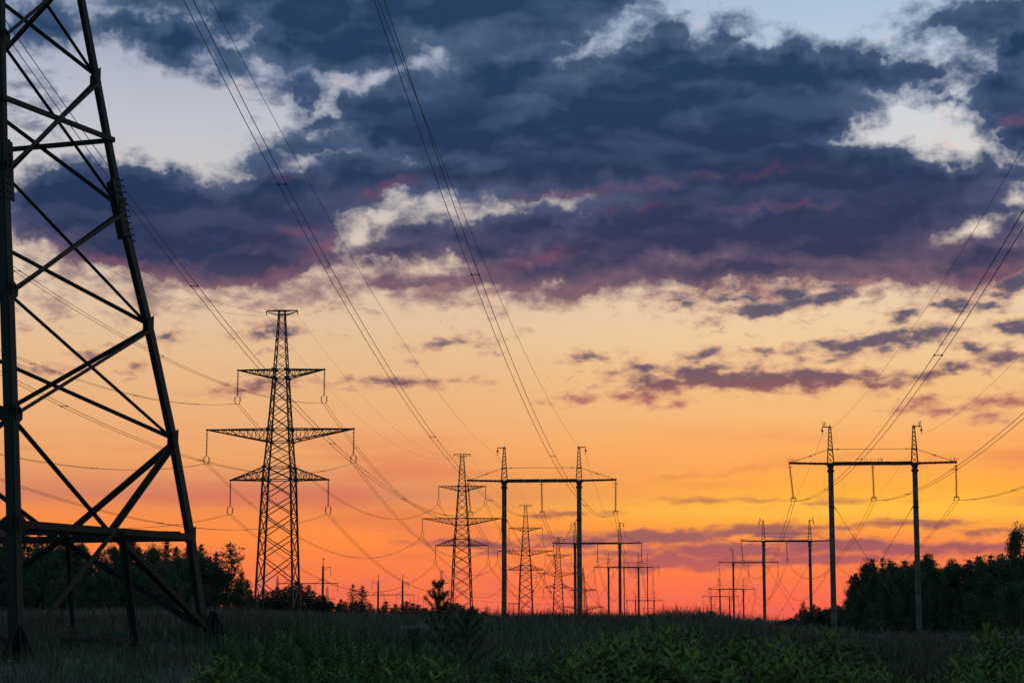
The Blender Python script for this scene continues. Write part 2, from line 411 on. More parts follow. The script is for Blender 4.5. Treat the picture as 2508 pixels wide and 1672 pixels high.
def npmesh(name, verts, faces_n, m, parent=None, tone=None):
    """verts (k, n, 3): k faces of n corners each"""
    k, n = verts.shape[:2]
    me = bpy.data.meshes.new(name)
    me.vertices.add(k * n); me.vertices.foreach_set('co', verts.reshape(-1).astype(np.float32))
    me.loops.add(k * n); me.loops.foreach_set('vertex_index', np.arange(k * n, dtype=np.int32))
    me.polygons.add(k); me.polygons.foreach_set('loop_start', np.arange(0, k * n, n, dtype=np.int32))
    me.update(calc_edges=True)
    if tone is not None:
        a = me.attributes.new('tone', 'FLOAT_COLOR', 'POINT')
        c = np.ones((k, n, 4), np.float32); c[..., :3] = tone[:, None, :]
        a.data.foreach_set('color', c.reshape(-1))
    me.materials.append(MT[m])
    o = bpy.data.objects.new(name, me); COL.objects.link(o)
    if parent is not None: o.parent = parent
    return o

def tag(o, label=None, cat=None, group=None, kind=None):
    if label: o['label'] = label
    if cat: o['category'] = cat
    if group: o['group'] = group
    if kind: o['kind'] = kind
    return o

def thing(name, loc=(0, 0, 0), rz=0.0):
    o = bpy.data.objects.new(name, None); COL.objects.link(o)
    o.empty_display_size = .3
    o.location = loc; o.rotation_euler = (0, 0, rz)
    return o

def copy_tree(o, parent=None):
    c = o.copy(); COL.objects.link(c)
    if parent is not None: c.parent = parent
    for ch in list(KIDS.get(o.name, ())) or [x for x in bpy.data.objects if x.parent == o]:
        copy_tree(ch, c)
    return c
KIDS = {}

# ------------------------------------------------------------------ ground
cols = [-2500, 0, 500, 900, 1254, 1700, 1950, 2150, 2508, 5000]
rows = [20, 30, 40, 50, 70, 95, 140, 240, 350, 480, 680, 860, 1300, 9000]
tab = [[0, 0, 0, 0, 0, 0, 0, 0, 0, 0],
       [.1, .1, .1, .1, .1, .1, .0, .0, .0, .0],
       [.7, .80, .78, .55, .45, .4, .2, .2, .2, .2],
       [1.1, 1.1, 1.12, .95, .85, .85, .5, .4, .4, .4],
       [1.3, 1.32, 1.35, 1.22, 1.15, 1.2, .7, .45, .4, .4],
       [1.45, 1.45, 1.5, 1.42, 1.38, 1.40, .8, .4, .3, .3],
       [1.8, 1.7, 1.8, 1.5, 1.1, 1.0, .4, .1, 0, 0],
       [2.5, 2.5, 2.6, 1.8, -.3, -.4, -.3, -.3, -.2, 0],
       [3, 3, 2.8, .8, -1.2, -1.6, -2, -2, -2, 0],
       [3, 3, 2, .5, 1.9, -2.3, -2.3, -2, -2, 0],
       [1, 1, 0, 0, 1.0, -2.3, -2.5, -2, -2, 0],
       [0, 0, -2, -3, -2.6, -3, -3, -3, -2, 0],
       [-4, -4, -6, -8, -6, -6, -7, -6, -5, -4],
       [-12, -12, -12, -12, -12, -12, -12, -12, -12, -12]]
tab = np.array(tab, float)
_lc = np.array([(x - CX) / F for x in cols]); _lr = np.log(rows)
def tz(X, Y):
    X = np.asarray(X, float); Y = np.asarray(Y, float)
    Yc = np.maximum(Y, 20.0)
    r = np.clip(X / Yc, _lc[0], _lc[-1]); q = np.clip(np.log(Yc), _lr[0], _lr[-1])
    i = np.clip(np.searchsorted(_lc, r) - 1, 0, len(_lc) - 2); j = np.clip(np.searchsorted(_lr, q) - 1, 0, len(_lr) - 2)
    a = (r - _lc[i]) / (_lc[i + 1] - _lc[i]); b = (q - _lr[j]) / (_lr[j + 1] - _lr[j])
    a = a * a * (3 - 2 * a); b = b * b * (3 - 2 * b)
    z = (tab[j, i] * (1 - a) + tab[j, i + 1] * a) * (1 - b) + (tab[j + 1, i] * (1 - a) + tab[j + 1, i + 1] * a) * b
    z = z + .05 * np.sin(X * .9 + 1.3 * np.sin(Y * .31)) * np.sin(Y * .7 + .8) * np.clip((Y - 20) / 20, 0, 1)
    return z
def gz(x, y): return float(tz(x, y))

def build_ground():
    ys = np.concatenate([np.linspace(-400, 10, 6), np.linspace(14, 30, 9), np.exp(np.linspace(math.log(31), math.log(420), 150)), np.exp(np.linspace(math.log(440), math.log(9000), 40))])
    rr = np.concatenate([np.linspace(-3, -.36, 14), np.linspace(-.34, .34, 90), np.linspace(.36, 3, 14)])
    Y, R = np.meshgrid(ys, rr, indexing='ij')
    X = R * np.maximum(Y, 40)
    far = np.clip((np.abs(R) - .8) / 2, 0, 1)
    X = X * (1 + far * 40 / np.maximum(Y, 40) * 4)
    Z = tz(X, Y)
    n, m = X.shape
    vs = np.stack([X, Y, Z], -1).reshape(-1, 3)
    fs = []
    for i in range(n - 1):
        for j in range(m - 1):
            a = i * m + j; fs.append((a, a + 1, a + m + 1, a + m))
    me = bpy.data.meshes.new('ground'); me.from_pydata([tuple(v) for v in vs], [], fs); me.update()
    me.polygons.foreach_set('use_smooth', [True] * len(me.polygons))
    me.materials.append(MT['ground'])
    o = bpy.data.objects.new('ground', me); COL.objects.link(o)
    tag(o, 'dark meadow ground rising to a low crest', None, None, 'structure')
build_ground()

# ------------------------------------------------------------------ lattice helpers
ROT = -math.atan(.083)          # the three lines run parallel, a little to the right of straight away
LDIR = Vector((.083, 1, 0)).normalized()

def ins_string(mb, p, q, r=.17, n=16, core=.035, seg=8):
    p = Vector(p); q = Vector(q); L_ = (q - p).length; ax = (q - p).normalized()
    prof = [(0, core)]
    for i in range(n):
        z = L_ * (i + .35) / n; dz = L_ / n
        prof += [(z - .01, core), (z, r), (z + dz * .22, r * .85), (z + dz * .42, core * 1.5), (z + dz * .45, core)]
    prof.append((L_, core))
    mb.lathe(p, prof, seg, ax)

# ------------------------------------------------------------------ double circuit lattice tower (38.6 m)
WB = [(0, 2.42), (16.7, 1.80), (18.3, 1.70), (21.6, 1.42), (23.2, 1.32), (29.8, .89), (30.9, .83), (38.1, .39)]
def hw(z):
    return float(np.interp(z, [a for a, _ in WB], [b for _, b in WB]))

def make_lattice(pointed=False, hang=True, name='lattice_tower'):
    t = thing(name)
    for sx_ in (-1, 1):
        for sy_ in (-1, 1):
            mb = MB()
            for a, b in zip(WB[:-1], WB[1:]):
                w = .24 if a[0] < 18 else (.19 if a[0] < 29 else .13)
                zb = -1.5 if a[0] == 0 else a[0]
                wa = a[1] + (.08 if a[0] == 0 else 0)
                mb.beam((sx_ * wa, sy_ * wa, zb), (sx_ * b[1], sy_ * b[1], b[0]), w, w)
            mb.build('leg', 'steel', t)
    br = MB()
    zs = [0, 3.6, 6.9, 9.6, 12.2, 14.5, 16.7, 18.3, 20.0, 21.6, 23.2, 24.9, 26.6, 28.2, 29.8, 30.9, 32.1, 33.3, 34.4, 35.5, 36.5, 37.4, 38.1]
    for z0, z1 in zip(zs[:-1], zs[1:]):
        a, b = hw(z0), hw(z1); w = .11 if z0 < 17 else (.09 if z0 < 30 else .06)
        if z0 < 17:           # the lower panels carry two crossing pairs
            segs = [(z0, z1)]
        else:
            segs = [(z0, z1)]
        for (u0, u1) in segs:
            c0, c1 = hw(u0), hw(u1)
            for k in range(4):
                cs, sn = [(1, 0), (0, 1), (-1, 0), (0, -1)][k]
                def R(x, y, z): return (x * cs - y * sn, x * sn + y * cs, z)
                br.beam(R(-c0, -c0 - .02, u0), R(c1, -c1 - .02, u1), w, w)
                br.beam(R(c0, -c0 + .05, u0), R(-c1, -c1 + .05, u1), w, w)
    for z in (16.7, 18.3, 21.6, 23.2, 29.8, 30.9, 38.1):
        c = hw(z)
        for s in (-1, 1):
            br.beam((-c, s * c, z), (c, s * c, z), .11, .11); br.beam((s * c, -c, z), (s * c, c, z), .11, .11)
            for s2 in (-1, 1):
                br.beam((s * c - .25 * (c > .5), s2 * c + s2 * .13, z), (s * c + .25 * (c > .5), s2 * c + s2 * .13, z), .05, .34)
    br.build('bracing', 'steel', t)
    # cross-arms: (tip half-width, z at tip, z top at body, z bottom at body)
    arms = [(5.65, 30.9, 30.9, 29.8, 6), (9.55, 23.2, 23.2, 21.6, 8), (6.35, 16.7, 18.3, 16.7, 6)]
    for tip, zt, zT, zB, n in arms:
        for s in (-1, 1):
            mb = MB()
            cT, cB = hw(zT), hw(zB)
            for sy_ in (-1, 1):
                up = lambda f: Vector((s * (cT + (tip - cT) * f), sy_ * cT * (1 - f) + sy_ * .08 * f, zT + (zt - zT) * f))
                lo = lambda f: Vector((s * (cB + (tip - cB) * f), sy_ * cB * (1 - f) + sy_ * .08 * f, zB + (zt - zB) * f))
                mb.beam(up(0), up(1), .13, .15); mb.beam(lo(0), lo(.985), .13, .15)
                for i in range(n):
                    f0, f1 = i / n, (i + 1) / n
                    if f1 < .99:
                        mb.beam(up(f1), lo(f1), .07, .07)
                    if f0 < .9:
                        mb.beam(lo(f0), up(min(f1, .97)), .07, .07) if i else mb.beam(up(f0), lo(f1), .07, .07)
            for i in range(1, n):
                f = i / n
                for fn in (up, lo):
                    q = fn(f); mb.beam((q.x, q.y, q.z), (q.x, -q.y, q.z), .06, .06)
            mb.beam((s * tip, -.16, zt), (s * tip, .16, zt), .22, .22)
            mb.build('crossarm', 'steel', t)
            if hang:
                z0 = zt - .2
                im = MB(); im.beam((s * tip, 0, zt), (s * tip, 0, z0 - .1), .08, .08)
                ins_string(im, (s * tip, 0, z0 - .1), (s * tip, 0, z0 - 3.1), .15, 17)
                io = im.build('insulator_string', 'glass_ins', t)
                y = MB(); zz = z0 - 3.15
                y.beam((s * tip - .30, 0, zz - .15), (s * tip, 0, zz + .02), .06, .06); y.beam((s * tip + .30, 0, zz - .15), (s * tip, 0, zz + .02), .06, .06)
                for k in (-1, 1):
                    y.beam((s * tip + k * .34, 0, zz - .14), (s * tip + k * .34, 0, zz - .80), .05, .05)
                    for h in (.28, .50, .72):
                        y.lathe((s * tip + k * .34, 0, zz - h), [(-.05, .06), (-.03, .12), (.03, .11), (.06, .05)], 6)
                    y.beam((s * tip + k * .34, 0, zz - .80), (s * tip + k * .2, 0, zz - 1.0), .05, .05)
                    y.beam((s * tip + k * .2, -.35, zz - 1.0), (s * tip + k * .2, .35, zz - 1.0), .08, .10)
                y.build('suspension_clamp', 'steel', io)
            else:
                im = MB()
                for k in (-1, 1):
                    ins_string(im, (s * tip, .1 * k, zt), (s * tip + .3 * k, 2.9 * k, zt - .8), .17, 14)
                im.tube([(s * tip - .3, -2.9, zt - .8), (s * tip - .15, -1.4, zt - 2.5), (s * tip, 0, zt - 3.0), (s * tip + .15, 1.4, zt - 2.5), (s * tip + .3, 2.9, zt - .8)], .05, 4)
                im.build('insulator_string', 'glass_ins', t)
    top = MB()
    if pointed:
        for sx_ in (-1, 1):
            for sy_ in (-1, 1):
                top.beam((sx_ * .39, sy_ * .39, 38.1), (0, 0, 41.0), .11, .11)
        top.build('earth_wire_peak', 'steel', t)
    else:
        for s in (-1, 1):
            for sy_ in (-1, 1):
                top.beam((s * .39, sy_ * .39, 38.6), (s * 2.05, 0, 38.62), .10, .12)
                top.beam((s * .39, sy_ * .39, 38.0), (s * 2.05, 0, 38.50), .10, .10)
            top.beam((s * 2.05, 0, 38.6), (s * 2.05, 0, 38.0), .09, .09)
            top.beam((s * .39, -.39, 38.6), (s * .39, .39, 38.6), .12, .12)
        for s in (-1, 1):
            top.beam((-.39, s * .39, 38.6), (.39, s * .39, 38.6), .12, .12)
            for s2 in (-1, 1): top.beam((s2 * .39, s * .39, 38.1), (s2 * .39, s * .39, 38.6), .12, .12)
        top.build('earth_wire_arm', 'steel', t)
    return t

def place_top(o, px, py, zc, top=38.6, rz=ROT):
    p = unp(px, py, zc)
    o.location = (p.x, p.y, p.z - top); o.rotation_euler = (0, 0, rz)
    return o

LT = []
proto = make_lattice()
specs = [(691, 761, 258, 'largest steel lattice tower with three pairs of arms, rising over low pines'),
         (1132, 1112, 480, 'second largest lattice tower, just left of the nearest centre concrete pole pair'),
         (1287.4, 1236, 675, 'lattice tower seen whole between the two poles of the centre concrete pair'),
         (1367, 1314, 862, 'smaller lattice tower close to the left side of the thick right pole')]
for i, (px, py, zc, lb) in enumerate(specs):
    o = proto if i == 0 else copy_tree(proto)
    place_top(o, px, py, zc)
    tag(o, lb, 'pylon', 'lattice towers of the left line'); LT.append(o)
o = copy_tree(proto); place_top(o, 1081, 1397, 1311)
tag(o, 'tiny far lattice tower peeping out right behind the young foreground pine', 'pylon', 'far lattice towers')
ap = make_lattice(True, False, 'strain_tower')
place_top(ap, 1428, 1387, 900, 41.0, ROT + .45)
tag(ap, 'sharp topped strain tower half hidden behind the thick right pole of the centre pair', 'pylon', 'far lattice towers')
for px, py, zc, rz, lb in [(680, 1406, 1150, .5, 'tip of a far lattice tower seen through the legs of the largest tower'),
                           (802, 1431, 1500, .3, 'tiny pointed far tower between the low pines and the bracketed concrete pole'),
                           (1005, 1462, 1900, .2, 'tiny pointed far tower over the treetops right of the bracketed concrete pair')]:
    o = copy_tree(ap); place_top(o, px, py, zc, 41.0, rz); tag(o, lb, 'pylon', 'far lattice towers')

# ------------------------------------------------------------------ concrete H-frame pylon, crossarm level = child z 0 + h
def make_portal(spikes, name='concrete_pylon', slim=False):
    t = thing(name)
    R0 = .20 if slim else .315
    for s in (-1, 1):
        m = MB()
        m.lathe((s * 5, 0, 0), [(-30, R0 * 1.18), (-20, R0 * 1.08), (-1, R0), (-.05, R0)], 14)
        po = m.build('pole', 'concrete', t, smooth=True)
        m = MB()
        m.lathe((s * 5, 0, 0), [(-1.02, R0 + .02), (-1.0, R0 + .12), (-.72, R0 + .12), (-.70, R0 + .03)], 14)
        m.build('pole_collar', 'steel', po); m = MB()
        m.lathe((s * 5, 0, 0), [(-.50, R0 + .03), (-.30, R0 + .09), (-.06, R0 + .09), (-.04, .2)], 14)
        m.build('pole_cap', 'steel', po); m = MB()
        if True:
            m.lathe((s * 5, 0, 0), [(-5.35, R0 + .005), (-5.3, R0 + .04), (-5.1, R0 + .04), (-5.05, R0 + .005)], 14)
        m.build('stay_band', 'steel', po)
        m = MB()
        if slim:
            m.beam((s * 5, 0, 0), (s * 5, 0, 6.0), .16, .16); m.beam((s * 5, 0, 5.95), (s * 5 + .9, 0, 5.95), .10, .10); m.beam((s * 5 + .9, 0, 5.9), (s * 5 + .9, 0, 5.3), .10, .10)
        else:
            w0, w1, H_ = .40, .11, 4.45
            for sx_ in (-1, 1):
                for sy_ in (-1, 1):
                    m.beam((s * 5 + sx_ * w0, sy_ * w0, -.25), (s * 5 + sx_ * w1, sy_ * w1, H_), .075, .075)
            n = 8
            for i in range(n):
                f0, f1 = (i / n) ** .85, ((i + 1) / n) ** .85
                a, b = w0 + (w1 - w0) * f0, w0 + (w1 - w0) * f1; z0, z1 = f0 * H_, f1 * H_
                for sy_ in (-1, 1):
                    m.beam((s * 5 - a, sy_ * a, z0), (s * 5 + b, sy_ * b, z1), .045, .045)
                    m.beam((s * 5 + a, sy_ * (a - .05), z0), (s * 5 - b, sy_ * (b - .05), z1), .045, .045)
                    m.beam((s * 5 + sy_ * a, -a, z0), (s * 5 + sy_ * b, b, z1), .045, .045)
            m.beam((s * 5 - .36, .3, 1.72), (s * 5 + .36, .3, 1.72), .07, .10); m.beam((s * 5 - .36, -.3, 1.72), (s * 5 + .36, -.3, 1.72), .07, .10)
            m.beam((s * (5 + .95), 0, H_), (s * (5 - .2), 0, H_), .12, .12)
            m.beam((s * 5, 0, H_ - .1), (s * 5, 0, H_ + .28), .07, .07)
            m.beam((s * 5.9, 0, H_), (s * 5.9, 0, H_ - .3), .06, .06)
            m.lathe((s * 5.9, 0, H_ - .62), [(0, .05), (.05, .16), (.12, .15), (.18, .05), (.22, .16), (.28, .13), (.34, .04)], 8)
            m.beam((s * 5.9, 0, H_ - .6), (s * 5.9, 0, H_ - 1.0), .06, .06)
        pk = m.build('earth_wire_peak', 'steel', t)
        if spikes and not slim:
            sp = MB(); rnd = random.Random(3)
            for k in range(12):
                a = rnd.uniform(-.7, .7); sp.beam((s * 5.7, 0, 4.5), (s * 5.7 + .55 * math.sin(a), rnd.uniform(-.1, .1), 4.5 + .6 * math.cos(a)), .018, .018)
            sp.build('bird_spikes', 'wire', pk)
    m = MB()
    th = .16 if slim else .25
    # thick truss between the poles, wrapped segments; slender tapered outer arms
    for x0, x1 in [(-4.55, -2.4), (-2.35, -.25), (-.20, 2.1), (2.15, 4.55)]:
        m.beam((x0, -.16, 0), (x1, -.16, .02), .18, th * 1.75); m.beam((x0, .16, 0), (x1, .16, .02), .18, th * 1.75)
    k = -4.4
    while k < 4.4:
        m.beam((k, -.16, 0), (k + .55, .16, 0), .08, .1); k += .55
    m.beam((-4.6, -.16, .0), (-5.4, -.16, .0), .14, .2); m.beam((4.6, -.16, .0), (5.4, -.16, .0), .14, .2)
    for s in (-1, 1):
        m.beam((s * 5.3, -.16, 0), (s * 9.85, -.05, .10), .10, th); m.beam((s * 5.3, .16, 0), (s * 9.85, .05, .10), .10, th)
        for q in range(7):
            m.beam((s * (5.6 + q * .62), -.2 + .02 * q, .02 * q / 1.5), (s * (5.6 + q * .62), .2 - .02 * q, .02 * q / 1.5), .10, th + .07)
        m.beam((s * 9.7, 0, .10), (s * 10.0, 0, .12), .26, .26)
    ca = m.build('crossarm', 'steel', t)
    if spikes:
        sp = MB(); rnd = random.Random(5)
        xs = [(0, 22, 1.3)] + [(s * 9.5, 14, .45) for s in (-1, 1)]
        for cx_, n, wd in xs:
            for k in range(n):
                a = rnd.uniform(-.6, .6); x = cx_ + rnd.uniform(-wd, wd)
                sp.beam((x, 0, .15), (x + .5 * math.sin(a), rnd.uniform(-.1, .1), .15 + .55 * math.cos(a)), .018, .018)
        sp.build('bird_spikes', 'wire', ca)
    m = MB()
    for s in (-1, 1):
        m.tube([(s * 5.2, 0, 1.72), (s * 9.6, 0, .20)], .035, 5); m.lathe((s * 7.4, 0, .93), [(-.2, .02), (-.15, .07), (.15, .07), (.2, .02)], 6, (s, 0, -.35))
    m.tube([(-4.8, 0, 1.74), (4.8, 0, 1.74)], .03, 5)
    for s in (-1, 1): m.lathe((s * 4.1, 0, 1.74), [(-.2, .02), (-.15, .065), (.15, .065), (.2, .02)], 6, (1, 0, 0))
    m.build('tie_rods', 'steel', t)
    for x in (-9.88, 0, 9.88):
        zt = -.02 if x else -.1
        xb = x + (.35 if x < 0 else (-.05 if x > 0 else 0.06))
        m = MB(); m.beam((x, 0, zt + .1), (x, 0, zt - .35), .07, .07)
        m.beam((x - .28, 0, zt - .33), (x + .28, 0, zt - .33), .05, .06)
        ins_string(m, (x, 0, zt - .35), (xb, 0, -4.05), .165, 17)
        io = m.build('insulator_string', 'glass_ins', t)
        y = MB(); y.beam((xb - .32, 0, -4.1), (xb + .32, 0, -4.1), .10, .12)
        for k in (-1, 1):
            y.beam((xb + k * .28, 0, -4.1), (xb + k * .28, 0, -4.38), .06, .06); y.beam((xb + k * .28, -.3, -4.4), (xb + k * .28, .3, -4.4), .08, .1)
        y.build('suspension_clamp', 'steel', io)
    for s in (-1, 1):
        m = MB(); yy = .04 * s
        a = Vector((s * (5 - R0 * 0.9), yy, -5.1)); b = Vector((-s * 4.75, yy, -20.5))
        m.beam(a, a + (b - a).normalized() * .6, .10, .10)
        m.tube([a, b], .028, 5)
        q = a + (b - a) * .62; m.lathe(q, [(-.25, .03), (-.18, .09), (.18, .09), (.25, .03)], 6, b - a)
        m.build('cross_stay', 'wire', t)
    return t

def set_portal(o, px, py, sp, h_from=None):
    zc = F * 10 * math.cos(ROT) / sp
    p = unp(px, py, zc); g = gz(p.x, p.y)
    o.location = (p.x, p.y, g); o.rotation_euler = (0, 0, ROT)
    dz = p.z - g
    for ch in [c for c in bpy.data.objects if c.parent == o]:
        ch.location.z = dz
    return Vector((p.x, p.y, p.z))

RP, CP = [], []
pr = make_portal(True); pc = make_portal(False)
rl = ['nearest right concrete H pylon with bird spikes, right pole before the pines',
      'second concrete H pylon of the right line, left of the nearest right pair of poles',
      'third concrete H pylon of the right line, overlapped by a nearer left pole',
      'fourth concrete H pylon of the right line, low above the meadow crest',
      'fifth concrete H pylon of the right line, small with feet hidden by bushes',
      'tiny last H pylon of the right line, only its crossarm above the bushes']
for i, (px, py, sp) in enumerate([(2137, 1134.5, 203), (1926.6, 1324.4, 112), (1832.5, 1376.7, 73), (1791.8, 1442, 57), (1764, 1460, 44.6), (1742, 1488, 20)]):
    o = pr if i == 0 else copy_tree(pr)
    RP.append(set_portal(o, px, py, sp)); tag(o, rl[i], 'pylon', 'concrete H pylons of the right line')
cl = ['nearest centre concrete H pylon, two thick poles standing in the middle of the photo',
      'second concrete H pylon of the centre line, left pole behind the thick right pole',
      'third concrete H pylon of the centre line, behind the lone thick pole of the second',
      'small fourth concrete H pylon of the centre line, crossarm just above the crest',
      'tiny last H pylon of the centre line, only its crossarm above the crest bush']
for i, (px, py, sp) in enumerate([(1326.5, 1177, 183), (1463, 1330, 109), (1527, 1388.7, 73), (1579, 1470, 45), (1587, 1489, 19)]):
    o = pc if i == 0 else copy_tree(pc)
    CP.append(set_portal(o, px, py, sp)); tag(o, cl[i], 'pylon', 'concrete H pylons of the centre line')
sp_ = make_portal(False, 'slim_pylon', True)
SP = set_portal(sp_, 1557, 1388, 57); tag(sp_, 'slim H pylon with two plain spike tops, right pole alone right of the centre line', 'pylon')

# ------------------------------------------------------------------ bracketed double-circuit concrete pair (far left)
def make_bracket():
    t = thing('bracket_pylon')
    for s in (-1, 1):
        m = MB(); m.lathe((s * 5, 0, 0), [(-18, .48), (0, .38), (5.5, .34), (5.6, .2)], 12); po = m.build('pole', 'concrete', t, smooth=True)
        m = MB(); m.beam((s * 5, 0, 5.5), (s * 5, 0, 8.0), .2, .2); m.beam((s * 5, 0, 8.0), (s * 5 + .55, 0, 8.0), .14, .14); m.beam((s * 5.5, 0, 8.0), (s * 5.5, 0, 7.5), .12, .12)
        m.build('earth_wire_peak', 'steel', t)
        m = MB(); m.beam((s * 5.3, 0, 5.3), (s * 7.5, 0, 5.25), .14, .14); m.beam((s * 5.3, 0, 4.3), (s * 7.4, 0, 5.2), .12, .12); m.build('bracket_arm', 'steel', t)
        m = MB(); m.beam((s * 5.2, 0, 1.4), (s * 7.4, 0, .15), .15, .15); m.beam((s * 4.8, 0, 1.4), (s * 2.6, 0, .15), .15, .15); m.build('knee_brace', 'steel', t)
        for x, z in ((7.5, 5.2), (9.75, 0), (2.5, 0)):
            m = MB(); ins_string(m, (s * x, 0, z), (s * x, 0, z - 2.3), .15, 12, .05, 6); m.beam((s * x - .2, 0, z - 2.6), (s * x, 0, z - 2.3), .08, .08); m.beam((s * x + .2, 0, z - 2.6), (s * x, 0, z - 2.3), .08, .08); m.build('insulator_string', 'glass_ins', t)
    m = MB(); m.beam((-9.9, 0, 0), (9.9, 0, 0), .3, .28); m.build('crossarm', 'steel', t)
    return t
BP = []
bp = make_bracket()
for i, (px, py, sp, lb) in enumerate([(753, 1428, 76, 'bracketed concrete pole pair seen beside and through the largest lattice tower'),
                                      (956, 1456, 60, 'farther bracketed concrete pole pair in the gap right of the dark lone pines')]):
    o = bp if i == 0 else copy_tree(bp)
    BP.append(set_portal(o, px, py, sp)); tag(o, lb, 'pylon', 'bracketed concrete pylons')

# ------------------------------------------------------------------ small far structures
def far_base(px, py, zc): p = unp(px, py, zc); return Vector((p.x, p.y, gz(p.x, p.y)))
def comm_mast(px, py, zc):
    top = unp(px, py, zc); g = gz(top.x, top.y); h = top.z - g
    t = thing('radio_mast', (top.x, top.y, g))
    m = MB()
    for a in (-1, 1):
        for b in (-1, 1): m.beam((a * .9, b * .9, 0), (a * .5, b * .5, h - 2), .22, .22)
    z = 0
    while z < h - 3:
        m.beam((-.9, -.9, z), (.6, -.6, z + 2), .14, .14); m.beam((.9, -.88, z), (-.6, -.6, z + 2), .14, .14); z += 2
    m.build('mast_body', 'steel', t)
    m = MB(); m.beam((-1.5, 0, h - 3), (1.5, 0, h - 3), 2.4, .3); m.beam((-1.3, 0, h - 4.6), (1.3, 0, h - 4.6), 2.2, .3)
    for a in (-1.4, 0, 1.4): m.beam((a, 0, h - 4.6), (a, 0, h - 1.8), .3, .3)
    m.build('platform', 'steel', t)
    m = MB(); m.beam((0, 0, h - 3), (0, 0, h), .18, .18); m.build('antenna', 'steel', t)
    tag(t, 'short radio mast with a small platform, left of the centre concrete poles', 'mast')
comm_mast(1193, 1478, 1250)
def gantry(pxs, py, zc, lb):
    tops = [unp(p, py, zc) for p in pxs]; c = sum(tops, Vector()) / len(tops); g = gz(c.x, c.y)
    t = thing('substation_gantry', (c.x, c.y, g)); h = c.z - g
    for p in tops:
        m = MB(); x = p.x - c.x
        for a in (-1, 1): m.beam((x + a * .55, 0, -1), (x + a * .12, 0, h), .16, .16)
        for k in range(6): m.beam((x - .4, 0, k * h / 6), (x + .3, 0, (k + 1) * h / 6), .1, .1)
        m.build('post', 'steel', t)
    if len(tops) > 1:
        m = MB(); m.beam((tops[0].x - c.x - 3, 0, h - 4.0), (tops[-1].x - c.x + 3, 0, h - 4.0), .3, .4); m.build('beam', 'steel', t)
    tag(t, lb, 'gantry', 'far substation steelwork')
gantry([1315, 1346], 1488, 1250, 'far two post gantry with a beam, between the lattice towers above the crest')
gantry([1211], 1490, 1250, 'single far lattice post just left of the centre left concrete pole')
def lone_gantry_tower(px, py, zc):
    top = unp(px, py, zc); g = gz(top.x, top.y); h = top.z - g; t = thing('anchor_mast', (top.x, top.y, g))
    m = MB()
    for a in (-1, 1): m.beam((a * 1.6, 0, -1), (a * 1.2, 0, h), .25, .25)
    k = 0
    while k < h - 2.5: m.beam((-1.5, 0, k), (1.4, 0, k + 2.5), .15, .15); m.beam((1.5, .1, k), (-1.4, .1, k + 2.5), .15, .15); k += 2.5
    m.build('mast_body', 'steel', t)
    m = MB(); m.beam((-2, 0, h), (4.6, 0, h), .25, .3); m.beam((-1.2, 0, h - 1), (4.4, 0, h - .1), .16, .16); m.build('arm', 'steel', t)
    m = MB(); m.beam((4.5, 0, h), (4.5, 0, h - 3), .14, .14); m.build('insulator_string', 'glass_ins', t)
    tag(t, 'small far mast with one arm, right behind the centre left concrete pole', 'mast')
lone_gantry_tower(1252, 1477, 1100)
def needle(px, py, zc, lb):
    top = unp(px, py, zc); g = gz(top.x, top.y); m = MB(); h = top.z - g
    m.tube([(0, 0, -1), (0, 0, h * .6), (0, 0, h)], .22, 5, .07)
    o = m.build('lightning_mast', 'steel'); o.location = (top.x, top.y, g); tag(o, lb, 'mast', 'thin far lightning masts')
needle(1024, 1453, 1300, 'thin far lightning rod standing left of the tiny tower behind the young pine')
needle(1037, 1458, 1300, 'thin far lightning rod nearest the tiny tower behind the young pine')

# ------------------------------------------------------------------ wires
def span_pts(A, B, sag, n=26):
    A = Vector(A); B = Vector(B); out = []
    for i in range(n + 1):
        t = i / n; p = A.lerp(B, t); p.z -= 4 * sag * t * (1 - t); out.append(p)
    return out
def twin(A, B, sag, label, group, r=.017, spacers=(), sep=.2):
    A = Vector(A); B = Vector(B)
    t = thing('power_line', A)
    side = Vector((B - A).cross(Vector((0, 0, 1)))).normalized() * sep
    pts = span_pts(A, B, sag, 30)
    for s in (-1, 1):
        m = MB(); m.tube([p - A + side * s for p in pts], r, 5); m.build('conductor', 'wire', t)
    for f in spacers:
        p = A.lerp(B, f); p.z -= 4 * sag * f * (1 - f); p -= A
        m = MB(); m.beam(p - side * 1.05, p + side * 1.05, .035, .035)
        for s in (-1, 1): m.beam(p + side * s - (B - A).normalized() * .1, p + side * s + (B - A).normalized() * .1, .075, .075)
        m.build('spacer', 'steel', t)
    tag(t, label, 'power line', group); return t
def single(A, B, sag, label, group, r=.012):
    A = Vector(A); m = MB(); m.tube([p - A for p in span_pts(A, B, sag, 30)], r, 4)
    o = m.build('earth_wire', 'wire'); o.location = A; tag(o, label, 'earth wire', group); return o

xd = Vector((math.cos(ROT), math.sin(ROT), 0))
def wr(zc): return .017 + .000030 * zc
